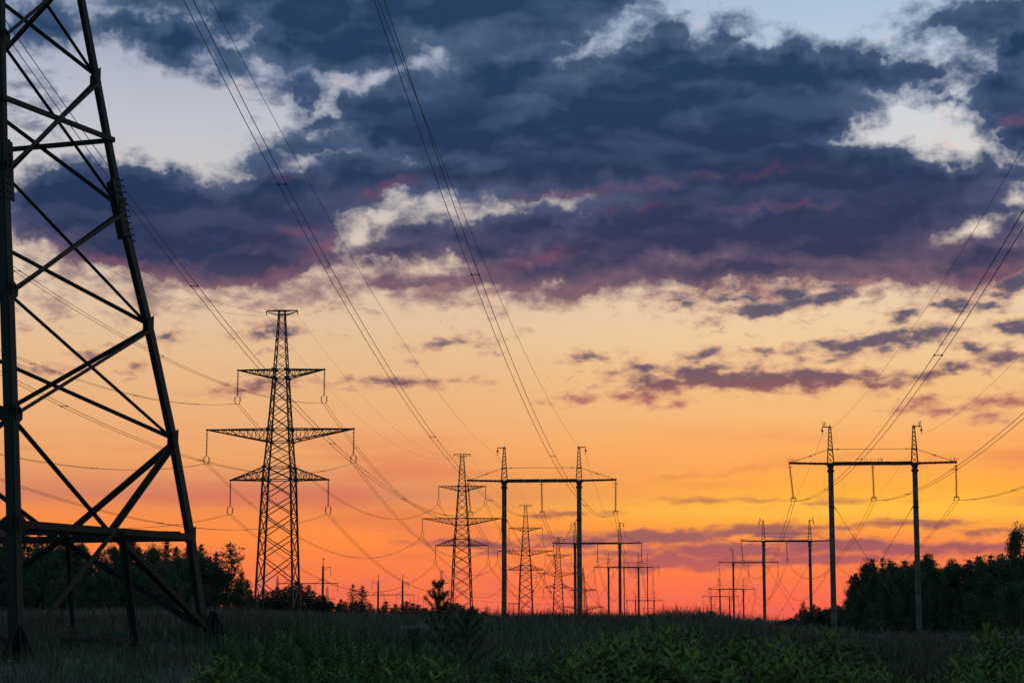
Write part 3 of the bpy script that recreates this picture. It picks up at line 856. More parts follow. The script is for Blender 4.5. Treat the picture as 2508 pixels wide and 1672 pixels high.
# near spans, ends fitted to the photographed curves
G = 'near spans of the centre line'
twin(CP[0] + xd * -9.53 + Vector((0, 0, -4.45)), (-23.37, 45, 32.38), 8.29, 'twin wire from the upper left corner, past the near steelwork, to the centre pylon', G, .019, (.14, .30, .49, .70, .88))
twin(CP[0] + xd * .06 + Vector((0, 0, -4.45)), (-16.45, 45, 34.6), 9.26, 'twin wire from the top edge to the middle insulator of the centre pylon', G, .019, (.13, .30, .50, .76))
twin(CP[0] + xd * 9.83 + Vector((0, 0, -4.45)), (-8.12, 45, 31.72), 8.70, 'steepest twin wire from the top edge to the right insulator of the centre pylon', G, .019, (.13, .29, .48, .72))
single(CP[0] + xd * -5.9 + Vector((0, 0, 3.45)), (-15.79, 45, 33.15), 4.55, 'thin single wire from the top edge to the left peak of the centre pylon', G, .014)
single(CP[0] + xd * 5.9 + Vector((0, 0, 3.45)), (-7.75, 45, 28.11), 3.47, 'thin wire from the top edge to the right peak of the centre pylon', G, .014)
G = 'near spans of the right line'
twin(RP[0] + xd * -9.53 + Vector((0, 0, -4.45)), (17.4, 45, 20.2), 4.19, 'steep twin wire from the right edge down to the left insulator of the right pylon', G, .019, (.14, .28, .46, .7))
twin(RP[0] + xd * .06 + Vector((0, 0, -4.45)), (21.98, 45, 16.65), 3.22, 'twin wire from the right edge at mid height to the middle insulator, right pylon', G, .019, (.10, .24, .45, .7))
twin(RP[0] + xd * 9.83 + Vector((0, 0, -4.45)), (33.14, 45, 21.7), 4.41, 'flattest twin wire leaving the rightmost insulator to the right edge', G, .019, (.08, .24, .45, .7))
single(RP[0] + xd * -5.9 + Vector((0, 0, 3.45)), (18.68, 45, 24.42), 2.84, 'thin wire climbing from the left peak of the right pylon to the right edge', G, .013)
single(RP[0] + xd * 5.9 + Vector((0, 0, 3.45)), (26.15, 45, 27.13), 3.72, 'thin wire climbing from the right peak of the right pylon to the right edge', G, .013)
G = 'near spans of the left line'
l1 = LT[0].location
ends = {(5.65, 26.55): ((-38.06, 36, 32.04), 6.92, 'top right arm'), (-5.65, 26.55): ((-48.6, 36, 32.84), 7.81, 'top left arm'),
        (9.55, 18.85): ((-35.08, 36, 24.25), 8.04, 'middle right arm'), (-9.55, 18.85): ((-53.11, 36, 25.06), 7.43, 'middle left arm'),
        (6.35, 12.35): ((-38.3, 36, 19.2), 7.34, 'lowest right arm'), (-6.35, 12.35): ((-50.73, 36, 18.7), 6.94, 'lowest left arm')}
for (x, z), (E_, sg, nm) in ends.items():
    twin(l1 + xd * x + Vector((0, 0, z)), E_, sg, 'twin wire leaving the %s of the largest lattice tower toward the left edge' % nm, G, .018, (.11, .24, .40, .58, .8))
for s, E_, sg, nm in ((1, (-43.69, 36, 41.14), 8.75, 'right'), (-1, (-44.38, 36, 42.92), 9.37, 'left')):
    single(l1 + xd * 2.05 * s + Vector((0, 0, 38.0)), E_, sg, 'thin wire, %s top end of the largest lattice tower to the left edge' % nm, G, .013)
# far spans
ords = ['first', 'second', 'third', 'fourth', 'fifth', 'sixth']
armn = [(5.65, 26.55, 'top right'), (-5.65, 26.55, 'top left'), (9.55, 18.85, 'middle right'), (-9.55, 18.85, 'middle left'), (6.35, 12.35, 'lowest right'), (-6.35, 12.35, 'lowest left')]
lt_names = ['largest', 'second largest', 'third', 'fourth', 'pointed strain']
LL = [o.location.copy() for o in LT] + [ap.location.copy()]
for i in range(4):
    A, B = LL[i], LL[i + 1]; L_ = (B - A).length; zc = A.y
    for x, z, nm in armn:
        dz = 3.5 if i == 3 else 0.0
        rotB = xd if i < 3 else Vector((math.cos(ROT + .45), math.sin(ROT + .45), 0))
        twin(A + xd * x + Vector((0, 0, z)), B + rotB * x + Vector((0, 0, z + dz)), 8.0 * (L_ / 222) ** 2 if i < 3 else .8,
             'twin wire from %s arm of the %s lattice tower to the %s tower' % (nm, lt_names[i], lt_names[i + 1]), 'far spans of the left line', min(wr(zc), .036), [.12, .3, .5, .7, .88] if i < 2 else ())
    for s in (-1, 1):
        single(A + xd * 2.05 * s + Vector((0, 0, 38.0)), B + xd * (2.05 * s if i < 3 else 0) + Vector((0, 0, 38.0 if i < 3 else 40.8)), 6.0 * (L_ / 222) ** 2 if i < 3 else .5,
               'thin wire from %s top end of the %s lattice tower to the %s tower' % ('right' if s > 0 else 'left', lt_names[i], lt_names[i + 1]), 'far spans of the left line', min(wr(zc) * .55, .022))
for nm, PP in (('right', RP), ('centre', CP)):
    for i in range(len(PP) - 1):
        A, B = PP[i], PP[i + 1]; L_ = (B - A).length; zc = A.y
        if L_ > 600: continue
        for x, xn in ((-9.53, 'left'), (.06, 'middle'), (9.83, 'right')):
            twin(A + xd * x + Vector((0, 0, -4.45)), B + xd * x + Vector((0, 0, -4.45)), 6.6 * (L_ / 205) ** 1.6,
                 'twin wire from the %s insulator of the %s pylon, %s line, to the %s' % (xn, ords[i], nm, ords[i + 1]), 'far spans of the %s line' % nm, min(wr(zc), .036), [.14, .36, .62, .86] if i < 2 else ())
        for s in (-1, 1):
            single(A + xd * 5.9 * s + Vector((0, 0, 3.45)), B + xd * 5.9 * s + Vector((0, 0, 3.45)), 4.6 * (L_ / 205) ** 1.6,
                   'thin wire from the %s peak of the %s pylon, %s line, to the %s' % ('right' if s > 0 else 'left', ords[i], nm, ords[i + 1]), 'far spans of the %s line' % nm, min(wr(zc) * .5, .02))
# bracketed line: between its two pairs, and arriving from off the left edge
A, B = BP; Lp = A - (B - A) * 1.0; Nx = B + (B - A)
for x, z in ((7.5, 2.6), (-7.5, 2.6), (9.75, -2.6), (-9.75, -2.6), (2.5, -2.6), (-2.5, -2.6)):
    nm = {7.5: 'upper right', -7.5: 'upper left', 9.75: 'lower far right', -9.75: 'lower far left', 2.5: 'lower inner right', -2.5: 'lower inner left'}[x]
    single(A + xd * x + Vector((0, 0, z)), B + xd * x + Vector((0, 0, z)), 5.0, 'far wire from the %s insulator of the bracketed pair to the farther pair' % nm, 'wires of the bracketed line', .03)
    single(B + xd * x + Vector((0, 0, z)), Nx + xd * x + Vector((0, 0, z - 2)), 5.0, 'far wire leaving the %s insulator of the farther bracketed pair' % nm, 'wires of the bracketed line', .03)
def far_wire(p0, p1, zc, sag, label):
    A = unp(p0[0], p0[1], zc); B = unp(p1[0], p1[1], zc); single(A, B, sag, label, 'low far wires across the view', .05)
far_wire((1150, 1449), (1420, 1462), 1150, 1.0, 'upper of the nearly level far wires crossing low behind the centre poles')
far_wire((1150, 1468), (1420, 1478), 1150, 1.0, 'middle of the nearly level far wires crossing low behind the centre poles')
far_wire((1165, 1489), (1420, 1493), 1150, .6, 'lowest of the nearly level far wires crossing low behind the centre poles')

# ------------------------------------------------------------------ near lattice tower at the left edge
AX = Vector((-12.185, 45, 0)); PHI = .43947
lev = [(1.05, 5.63), (3.56, 5.197), (5.836, 4.719), (8.51, 4.060), (11.255, 3.309), (14.385, 2.624), (17.0, 2.05), (19.3, 1.72), (21.4, 1.5), (23.4, 1.38), (25.3, 1.28), (27.1, 1.18), (28.8, 1.1), (30.4, 1.0), (32.0, .95)]
def corner(k, z, r):
    a = PHI - k * math.pi / 2
    tw = -.22 * min(1, max(0, (z - 1) / 12)) if k == 1 else 0.0      # the tower is very slightly twisted
    return AX + Vector((r * math.cos(a) + tw, r * math.sin(a), z))
near = thing('strain_tower', AX + Vector((0, 0, .9)))
tag(near, 'huge dark steel tower leg structure filling the left edge of the photo', 'pylon')
off = -Vector((AX.x, AX.y, .9))
def nz(p): return Vector(p) + off
fz = [gz(*corner(k, 0, 5.75).xy) for k in range(4)]
for k in range(4):
    m = MB(); a = PHI - k * math.pi / 2
    u = Vector((math.cos(a + math.pi * .75), math.sin(a + math.pi * .75), 0)); v = Vector((math.cos(a - math.pi * .75), math.sin(a - math.pi * .75), 0))
    pts = [(fz[k] - .1, 5.63 + (1.05 - fz[k]) * .17)] + lev[1:]
    for (z0, r0), (z1, r1) in zip(pts[:-1], pts[1:]):
        w = (.27 if z0 < 10 else (.23 if z0 < 17 else .18)) * (.76 if k == 1 else .93)
        m.angle(nz(corner(k, z0, r0)), nz(corner(k, z1 + .01, r1)), w, .03, u, v)
        if k != 1: m.angle(nz(corner(k, z0, r0)) + v * .05 + u * .05, nz(corner(k, z1 + .01, r1)) + v * .05 + u * .05, w * .62, .03, u, v)
    lg = m.build('leg', 'near_steel', near)
    # splice joint with bolts near the fifth level
    m = MB(); zc_ = 11.35
    c0, c1 = corner(k, zc_ - .75, 3.46), corner(k, zc_ + .62, 3.14)
    m.angle(nz(c0) - u * .015 - v * .015, nz(c1) - u * .015 - v * .015, .36, .035, u, v)
    for i in range(9):
        f = i / 8; q = nz(c0.lerp(c1, f))
        for d, o_ in ((u, v), (v, u)):
            for kk in (.08, .2):
                m.beam(q + d * kk - o_ * .06, q + d * kk + o_ * .06, .032, .032)
    for i in range(11):
        q = nz(c0.lerp(c1, -.05 + i / 9.5)); oo = Vector((math.cos(a), math.sin(a), 0))
        m.beam(q - oo * .02, q + oo * .10, .022, .022); m.beam(q + oo * .08, q + oo * .105, .04, .04)
    m.build('splice_plate', 'near_steel', lg)
    # foot: stiffened shoe
    m = MB(); zf = fz[k]; c = nz(corner(k, zf, 5.68))
    out = Vector((math.cos(a), math.sin(a), 0))
    for d in (out, -out, u, v, -u, -v):
        vs = [c + Vector((0, 0, .75)) - d * .03, c + Vector((0, 0, .75)) + d * .06, c + d * .46 + Vector((0, 0, 0)), c + Vector((0, 0, 0)) - d * .03]
        nrm = d.cross(Vector((0, 0, 1))) * .015
        m.add([p - nrm for p in vs] + [p + nrm for p in vs], [(0, 1, 2, 3), (7, 6, 5, 4), (0, 4, 5, 1), (1, 5, 6, 2), (2, 6, 7, 3), (3, 7, 4, 0)])
    m.beam(c - out * .45 + Vector((0, 0, -.02)), c + out * .45 + Vector((0, 0, -.02)), .9, .06)
    m.build('foot', 'near_steel', lg)
    m = MB(); m.lathe(c + Vector((0, 0, -.5)), [(-.6, .6), (.0, .6), (.42, .5), (.44, .45)], 8); m.build('footing', 'concrete', near)
# face bracing
for k in range(4):
    k2 = (k + 1) % 4
    mid_dir = (corner(k, 0, 1) + corner(k2, 0, 1)) / 2 - AX; nrm = mid_dir.normalized(); nrm.z = 0
    for i in range(2, len(lev) - 1):
        (z0, r0), (z1, r1) = lev[i], lev[i + 1]
        w = .092 if i < 6 else .07
        for fl, (ka, kb) in enumerate(((k, k2), (k2, k))):
            p, q = nz(corner(ka, z0, r0)), nz(corner(kb, z1, r1)); d = (q - p).normalized()
            o_ = nrm * (.10 if fl else -.08)
            side = d.cross(nrm).normalized()
            if side.z < 0: side = -side
            m = MB(); o_ = o_ - side * w * .5; m.angle(p + o_ + d * .18, q + o_ - d * .18, w * .85, .02, side, -nrm if fl else nrm); m.build('diagonal_brace', 'near_steel', near)
    # gussets
    for i in range(1, 8):
        z, r = lev[i]
        for kk, o2 in ((k, 1), (k2, -1)):
            m = MB(); p = nz(corner(kk, z, r)); d = (corner(k2, 0, 1) - corner(k, 0, 1)).normalized() * o2
            m.add([p + d * .05 + Vector((0, 0, .26)) + nrm * .05, p + d * .30 + Vector((0, 0, .10)) + nrm * .05, p + d * .30 + Vector((0, 0, -.10)) + nrm * .05, p + d * .05 + Vector((0, 0, -.26)) + nrm * .05,
                   p + d * .05 + Vector((0, 0, .26)) + nrm * .035, p + d * .30 + Vector((0, 0, .10)) + nrm * .035, p + d * .30 + Vector((0, 0, -.10)) + nrm * .035, p + d * .05 + Vector((0, 0, -.26)) + nrm * .035],
                  [(0, 1, 2, 3), (7, 6, 5, 4), (0, 4, 5, 1), (1, 5, 6, 2), (2, 6, 7, 3), (3, 7, 4, 0)])
            m.build('gusset_plate', 'near_steel', near)
    # bottom panel: K bracing from the belt beam to the feet
    (z1, r1), (z2, r2) = lev[1], lev[2]
    c1, c2 = nz(corner(k, z1, r1)), nz(corner(k2, z1, r1)); mid = (c1 + c2) / 2
    m = MB(); m.beam(c1 + nrm * .02 + (c2 - c1).normalized() * .15, c2 + nrm * .02 - (c2 - c1).normalized() * .15, .08, .155, side=Vector((0, 0, 1))); m.beam(c1 - nrm * .10 + Vector((0, 0, -.08)), c2 - nrm * .10 + Vector((0, 0, -.08)), .14, .03, side=Vector((0, 0, 1)))
    m.build('belt_beam', 'near_steel', near)
    for kk in (k, k2):
        t_ = nz(corner(kk, z2, r2)); d = (mid - t_).normalized(); side = d.cross(nrm).normalized()
        if side.z < 0: side = -side
        t_ = t_ - side * .06; m = MB(); m.angle(t_ - nrm * .09 + d * .15, mid - nrm * .09 - side * .06, .115, .02, side, nrm); m.build('knee_brace', 'near_steel', near)
        f_ = nz(corner(kk, fz[kk] + .25, 5.62)); d = (f_ - mid).normalized(); side = d.cross(nrm).normalized()
        if side.z < 0: side = -side
        m = MB(); m.angle(mid + nrm * .05 - side * .07, f_ + nrm * .05 - side * .07, .125, .02, side, -nrm); m.build('knee_brace', 'near_steel', near)
    g = (corner(k, fz[k], 5.7) + corner(k2, fz[k2], 5.7)) / 2
    gm = gz(g.x, g.y)
    m = MB(); m.angle(mid + nrm * .2, nz((g.x, g.y, gm - .2)) + nrm * .3, .12, .02, (corner(k2, 0, 1) - corner(k, 0, 1)), nrm); m.build('strut', 'near_steel', near)
# horizontal frame beams inside the belt, one end left free near the right leg
zb, rb = lev[1]
a_ = nz(corner(0, zb + .06, rb * .93)); b_ = nz(corner(2, zb + .06, rb * .98))
m = MB(); m.beam(a_, b_, .06, .15, side=Vector((0, 0, 1))); m.build('plan_beam', 'near_steel', near)
m = MB(); m.beam(nz(corner(1, zb - .12, rb * .98)), nz(corner(3, zb - .12, rb * .98)), .06, .2, side=Vector((0, 0, 1))); m.build('plan_beam', 'near_steel', near)
# level ring partway up (between the second and third crossings)
z_, r_ = 12.93, 2.998
for k in range(4):
    m = MB(); p, q = nz(corner(k, z_, r_)), nz(corner((k + 1) % 4, z_, r_)); m.beam(p, q, .08, .11); m.build('ring_beam', 'near_steel', near)
# faint painted marks on two legs
for k in (0, 1):
    c = nz(corner(k, fz[k] + 1.9, 5.4)); a = PHI - k * math.pi / 2
# upper crossarm, above the frame of the photograph
m = MB()
for s, x1 in ((-1, -11.5), (1, 4.5)):
    for sy in (-1, 1):
        for zz in (31.9, 30.6):
            m.beam(Vector((0, sy * .6, zz - .9)) + xd * s * .6, Vector((0, sy * .1, 31.4)) + xd * x1, .12, .12)
m.build('crossarm', 'near_steel', near)

# ------------------------------------------------------------------ vegetation helpers
rng = np.random.default_rng(7)
def rand_unit(n, r):
    v = r.normal(size=(n, 3)); return v / np.linalg.norm(v, axis=1, keepdims=True)

def tris_at(C, dirs, length, width, r):
    """long thin triangles/diamonds starting at C going along dirs"""
    n = len(C); rv = rand_unit(n, r); sd_ = np.cross(dirs, rv); sd_ /= np.linalg.norm(sd_, axis=1, keepdims=True) + 1e-9
    l = length[:, None]; w = width[:, None]
    return np.stack([C, C + dirs * l * .45 + sd_ * w, C + dirs * l, C + dirs * l * .45 - sd_ * w], 1)

def make_pine(seed, H=9.0, Rm=2.3, base=.22, tufts=7, matn='needles', dens=1.0, name='pine_tree', droop=0.0, needle=.25):
    r = np.random.default_rng(seed); t = thing(name); tr = MB()
    lean = r.normal(0, .02, 2)
    tp = lambda z: Vector((lean[0] * z + .12 * math.sin(z * .6 + seed), lean[1] * z, z))
    tr.tube([tp(z) for z in np.linspace(-.5, H * .96, 9)], .018 * H, 7, .02)
    Q = []; z = H * base
    while z < H * .97:
        f = (z / H - base) / (1 - base)
        R = Rm * (min(1.0, .45 + f * 3.2)) * (1 - f) ** .72 * r.uniform(.55, 1.2) + .14
        nb = int(r.integers(4, 7)); a0 = r.uniform(0, 6.28)
        for b in range(nb):
            an = a0 + b * 6.283 / nb + r.normal(0, .3); RR = R * r.uniform(.55, 1.15)
            up = .15 + .75 * f + r.normal(0, .12) - droop
            o = tp(z); tip = o + Vector((math.cos(an) * RR, math.sin(an) * RR, RR * up))
            midp = o.lerp(tip, .55) + Vector((0, 0, -.08 * RR))
            tr.tube([o, midp, tip], .012 * H * (1 - f * .7) * .45, 4, .012)
            nt_ = max(2, int(tufts * RR / 1.1 * dens))
            for k in range(nt_):
                g = r.uniform(.28, 1.03)
                p = (o.lerp(midp, g / .55) if g < .55 else midp.lerp(tip, (g - .55) / .45))
                sp = .11 * RR + .06
                Q.append((p.x + r.normal(0, sp), p.y + r.normal(0, sp), p.z + r.normal(0, sp * .55), up))
        z += H * r.uniform(.028, .046)
    for k in range(4): p = tp(H * .97); Q.append((p.x, p.y, p.z + k * .06 * H / 9, 1))
    Q = np.array(Q); m = 11
    C = np.repeat(Q[:, :3], m, 0) + r.normal(0, .09 * needle / .34, (len(Q) * m, 3))
    d = rand_unit(len(C), r); d[:, 2] = np.abs(d[:, 2]) * .9 + .15; d /= np.linalg.norm(d, axis=1, keepdims=True)
    q = tris_at(C, d, r.uniform(.6, 1.2, len(C)) * needle, r.uniform(.10, .20, len(C)) * needle, r)
    tr.build('trunk', 'bark', t); npmesh('crown', q, 4, matn, t); return t

def make_leafy(seed, H=8.0, Rm=2.6, matn='leaves', n=9000, base=.2, size=.17, name='broadleaf_tree', low=False):
    r = np.random.default_rng(seed); t = thing(name); tr = MB()
    tr.tube([(0, 0, -.4), (.1, 0, H * .35), (.05, .1, H * .75)], .016 * H + .03, 7, .05)
    cl = []; nb = 26 if not low else 18
    for b in range(nb):
        f = r.uniform(0, 1); z0 = H * (base + .25 * f); an = r.uniform(0, 6.28)
        z1 = H * (base + (1 - base) * (.12 + .86 * f)); R = Rm * math.sqrt(max(.04, 1 - (2 * f - .85) ** 2 * .72)) * r.uniform(.45, 1.05) * (1 - .55 * f)
        tip = Vector((math.cos(an) * R, math.sin(an) * R, z1)); tr.tube([(0.05, .03, z0), Vector((tip.x * .45, tip.y * .45, (z0 + z1) / 2)), tip], .008 * H, 4, .012)
        for c in range(4):
            cl.append((tip.x * r.uniform(.55, 1.08), tip.y * r.uniform(.55, 1.08), z1 + r.normal(0, .07 * H) - .04 * H, r.uniform(.16, .34) * Rm))
    cl = np.array(cl); idx = r.integers(0, len(cl), n)
    C = cl[idx, :3] + rand_unit(n, r) * (cl[idx, 3] * r.uniform(0, 1, n) ** .45)[:, None] * np.array([1, 1, .72])
    C[:, 2] = np.maximum(C[:, 2], .05)
    q = tris_at(C, rand_unit(n, r), r.uniform(.7, 1.3, n) * size, r.uniform(.28, .45, n) * size, r)
    tr.build('trunk', 'bark', t); npmesh('crown', q, 4, matn, t); return t

PROTO = {}
def getp(key, fn, *a, **k):
    if key not in PROTO: PROTO[key] = [fn(*a, **k), False]
    return key
def plant(key, px, ytop, d, Hn, label, cat, group, wide=1.0, sink=0.0, rz=None):
    """stand a copy of a prototype at direction px, distance d, so tall that its top shows at ytop"""
    pt, used = PROTO[key]
    o = pt if not used else copy_tree(pt); PROTO[key][1] = True
    top = unp(px, ytop, d); g = gz(top.x, top.y) - sink; s = (top.z - g) / Hn
    o.location = (top.x, top.y, g); o.scale = (s * wide, s * wide, s); o.rotation_euler = (0, 0, rnd.uniform(0, 6.28) if rz is None else rz)
    tag(o, label, cat, group); return o
rnd = random.Random(11)
for i in range(5):
    getp('pine%d' % i, make_pine, 20 + i, 9.0, [2.1, 1.6, 2.4, 1.9, 1.5][i], [.03, .05, .06, .03, .04][i], 8, ['needles', 'needles_warm'][i % 2])
getp('crown_pine', make_pine, 41, 9.0, 2.7, .32, 4, 'needles_warm', .7, 'pine_tree', .05)
getp('layer_pine', make_pine, 43, 9.0, 2.9, .28, 7, 'needles', .8, 'pine_tree', .25)
getp('leafy', make_leafy, 31, 8.0, 3.0, 'leaves', 11000, .02)
getp('leafy2', make_leafy, 32, 8.0, 2.6, 'leaves', 10000, .02)
getp('brown', make_leafy, 33, 8.0, 2.6, 'leaves_brown', 7000, .1)
getp('grey', make_leafy, 34, 3.0, 1.6, 'leaves_grey', 3500, .08, .13, 'shrub', True)
getp('bush', make_leafy, 35, 3.0, 2.0, 'leaves', 4500, .05, .13, 'shrub', True)
getp('bush2', make_leafy, 36, 3.0, 2.2, 'needles_warm', 4500, .05, .15, 'shrub', True)

# left wood, mixed pines and broadleaf behind the near steelwork
GL = 'trees of the left wood'
prof = [(-150, 1300), (0, 1300), (120, 1312), (200, 1330), (260, 1345), (330, 1330), (400, 1338), (470, 1335), (520, 1345)]
for row, (d0, dy) in enumerate(((255, 0), (240, 22), (226, 52), (212, 80), (202, 112))):
    x = -130 + row * 17
    while x < 520:
        yt = float(np.interp(x, [p[0] for p in prof], [p[1] for p in prof])) + dy + rnd.uniform(-12, 12)
        k = rnd.choice(['pine0', 'pine2', 'pine0', 'leafy2', 'pine3', 'leafy']) if row < 2 else rnd.choice(['leafy', 'leafy2', 'leafy', 'pine0', 'pine4'])
        if k.startswith('pine'): plant(k, x, yt, d0 + rnd.uniform(-6, 6), 9, 'dark pine of the dense left wood seen through the near steelwork', 'tree', GL, rnd.uniform(1.0, 1.4))
        else: plant(k, x, yt, d0 + rnd.uniform(-6, 6), 8, 'rounded broadleaf tree of the dense left wood seen through the near steelwork', 'tree', GL, rnd.uniform(.9, 1.25))
        x += rnd.uniform(26, 42) if row < 4 else rnd.uniform(40, 60)
plant('brown', 395, 1372, 208, 8, 'pale brownish bushy tree in the left wood, left of the near right leg', 'tree', None, .8)
plant('grey', 478, 1455, 195, 3, 'pale grey green rounded shrub just left of the near right leg', 'shrub', None, .8)
plant('layer_pine', 566, 1328, 225, 9, 'tall layered pine at the right end of the left wood, branches against the sunset', 'tree', None, 1.0, rz=.4)
plant('pine2', 527, 1352, 236, 9, 'pointed pine just right of the near steel leg', 'tree', None, 1.0)
plant('pine0', 608, 1418, 240, 9, 'low pine right of the tall layered pine', 'tree', None, 1.5)
for x in range(-20, 640, 30): plant(rnd.choice(['bush', 'bush2']), x + rnd.uniform(-8, 8), 1476 + rnd.uniform(-8, 8), 205, 3, 'low bush along the foot of the left wood', 'shrub', 'bushes at the foot of the left wood', 1.3)
for x, yt in ((500, 1348), (530, 1372), (556, 1392), (586, 1428), (615, 1442)): plant(rnd.choice(['leafy', 'pine0', 'leafy2']), x, yt, 222, 9, 'dark tree low in the right end of the left wood', 'tree', 'trees at the right end of the left wood', 1.5)
for x in range(-20, 560, 22): plant(rnd.choice(['bush', 'bush2']), x, 1470 + rnd.uniform(-6, 6), 252, 3, 'bush filling the foot of the left wood behind the front trees', 'shrub', 'bushes at the foot of the left wood', 1.2)
plant('pine3', 590, 1400, 232, 9, 'dark pine close behind the tall layered pine', 'tree', None, 1.2)
plant('bush2', 585, 1440, 215, 3, 'dark shrub at the foot of the tall layered pine', 'shrub', None, 1.0)
GM = 'low pines behind the largest lattice tower'
x = 630
while x < 850:
    yt = float(np.interp(x, [630, 680, 700, 735, 760, 800, 850], [1445, 1432, 1428, 1425, 1432, 1462, 1478])) + rnd.uniform(-4, 14)
    plant(rnd.choice(['pine0', 'pine1', 'pine3', 'pine4']), x, yt, 285 + rnd.uniform(-12, 12), 9, 'low dark pine standing behind the foot of the largest lattice tower', 'tree', GM, rnd.uniform(1.7, 2.3)); x += rnd.uniform(11, 17)
x = 640
while x < 860:
    plant(rnd.choice(['pine0', 'leafy', 'pine3']), x, float(np.interp(x, [640, 760, 860], [1458, 1458, 1486])) + rnd.uniform(-3, 8), 268, 9 , 'low dark tree standing behind the foot of the largest lattice tower', 'tree', GM, rnd.uniform(1.9, 2.6)); x += rnd.uniform(15, 22)
plant('crown_pine', 864, 1430, 300, 9, 'left one of the two lone pines right of the largest lattice tower', 'tree', None, .95)
plant('layer_pine', 889, 1433, 304, 9, 'right one of the two lone pines right of the largest lattice tower', 'tree', None, .85, rz=2.2)
GT = 'small treetops along the left skyline'
x = 832
while x < 1190:
    yt = float(np.interp(x, [832, 930, 945, 960, 1000, 1060, 1100, 1190], [1462, 1484, 1470, 1482, 1474, 1482, 1474, 1500])) + rnd.uniform(-5, 9)
    plant(rnd.choice(['pine0', 'pine1', 'pine3', 'pine4', 'pine2']), x, yt, 330 + rnd.uniform(-20, 20), 9, 'small dark treetop on the skyline between the lone pines and the centre poles', 'tree', GT, rnd.uniform(2.0, 2.8)); x += rnd.uniform(9, 14)
for x in range(960, 1190, 24): plant(rnd.choice(['bush', 'bush2']), x, 1497 + rnd.uniform(-5, 4) + (x > 1140) * 5, 118, 3, 'low dark scrub on the skyline around the young pine', 'shrub', 'scrub behind the young pine', 1.5)
plant('bush2', 1162, 1493, 120, 3, 'low round bush on the crest left of the centre left concrete pole', 'shrub', None, 1.5)
plant('bush', 1120, 1500, 118, 3, 'low dark bush on the crest right of the young pine', 'shrub', None, 1.8)

# right wood
GR = 'pines of the right wood'
profr = [(2078, 1412), (2105, 1392), (2150, 1372), (2200, 1384), (2262, 1360), (2300, 1388), (2340, 1372), (2380, 1364), (2430, 1362), (2470, 1366), (2600, 1350)]
for row, (d0, dy, x0, st_) in enumerate(((300, 0, 2100, 20), (288, 12, 2094, 22), (278, 46, 2088, 30), (270, 84, 2092, 34), (264, 112, 2120, 36))):
    x = x0
    while x < 2620:
        yt = float(np.interp(x, [p[0] for p in profr], [p[1] for p in profr])) + dy + rnd.uniform(-9, 20)
        k = rnd.choice(['pine0', 'leafy2', 'pine3', 'leafy', 'pine2', 'pine1'] if row < 3 else ['pine0', 'leafy', 'leafy2', 'pine3'])
        plant(k, x, yt, d0 + rnd.uniform(-4, 4), 9 if k.startswith('p') else 8, 'dark pine of the dense right wood behind the right concrete poles' if k.startswith('p') else 'dark broadleaf tree in the front of the dense right wood', 'tree', GR, rnd.uniform(.85, 1.2)); x += rnd.uniform(.75, 1.25) * st_
plant('layer_pine', 2086, 1408, 272, 9, 'pine at the left end of the right wood, branches reaching over the sunset', 'tree', None, .62, rz=1.0)
plant('crown_pine', 2160, 1367, 276, 9, 'broad tufted pine topping the right wood left of the rightmost pole', 'tree', None, .75)
plant('pine2', 2268, 1357, 292, 9, 'pointed pine just right of the rightmost pole, standing above the wood', 'tree', None, .8)
plant('leafy', 2492, 1300, 235, 8, 'taller broadleaf tree cut by the right edge of the photo', 'tree', None, .72)
GS = 'low trees left of the right wood'
x = 1936
while x < 2100:
    yt = float(np.interp(x, [1936, 1960, 1990, 2030, 2070, 2100], [1513, 1494, 1484, 1486, 1484, 1480])) + rnd.uniform(-3, 6)
    plant(rnd.choice(['pine0', 'leafy2', 'pine2', 'leafy']), x, yt, 300 + rnd.uniform(-10, 10), 8.6, 'low dark tree in the far row left of the right wood', 'tree', GS, rnd.uniform(1.4, 1.9)); x += rnd.uniform(9, 14)
plant('layer_pine', 1968, 1471, 345, 9, 'little conical pine poking above the far low trees beside a concrete pole', 'tree', None, .65, rz=2.6)
for x in (1900, 1912, 1925, 1938): plant('bush2', x, 1524 - (x - 1900) * .2 + rnd.uniform(-3, 2), 340, 3, 'low scrub on the skyline left of the far low trees', 'shrub', 'low scrub on the skyline', 1.2)
for x in range(2150, 2530, 32):
    plant(rnd.choice(['bush', 'bush2']), x + rnd.uniform(-8, 8), 1528 + rnd.uniform(-6, 8), 252, 3, 'low green bush along the foot of the right wood', 'shrub', 'bushes at the foot of the right wood', 1.0)

# ------------------------------------------------------------------ foreground shrubs
def comp_leaf(r, length, pairs, lw, ll):
    """compound leaf along +x, flat in xy, z up: quads (k,4,3)"""
    out = []
    for i in range(pairs):
        x = length * (.22 + .78 * i / pairs)
        for s in (-1, 1):
            b = np.array([x, 0, 0]); a = 1.15 - .35 * i / pairs + r.normal(0, .08); l = ll * (1 - .35 * abs(i / pairs - .45)) * r.uniform(.85, 1.1)
            d = np.array([math.cos(a), s * math.sin(a), r.normal(-.18, .12)]); n = np.array([-s * math.sin(a), math.cos(a) * 1, 0]) * lw
            n = np.array([-math.sin(a) * s, math.cos(a), 0]) * lw
            out.append([b, b + d * l * .5 + n, b + d * l, b + d * l * .5 - n])
    b = np.array([length, 0, 0]); out.append([b, b + [ll * .5, lw, 0], b + [ll, 0, 0], b + [ll * .5, -lw, 0]])
    out.append([np.array([0, .003, 0]), np.array([length, .002, 0]), np.array([length, -.002, 0]), np.array([0, -.003, 0])])
    return np.array(out)

def frame(az, pitch, roll):
    return np.array((Matrix.Rotation(az, 3, 'Z') @ Matrix.Rotation(-pitch, 3, 'Y') @ Matrix.Rotation(roll, 3, 'X')))

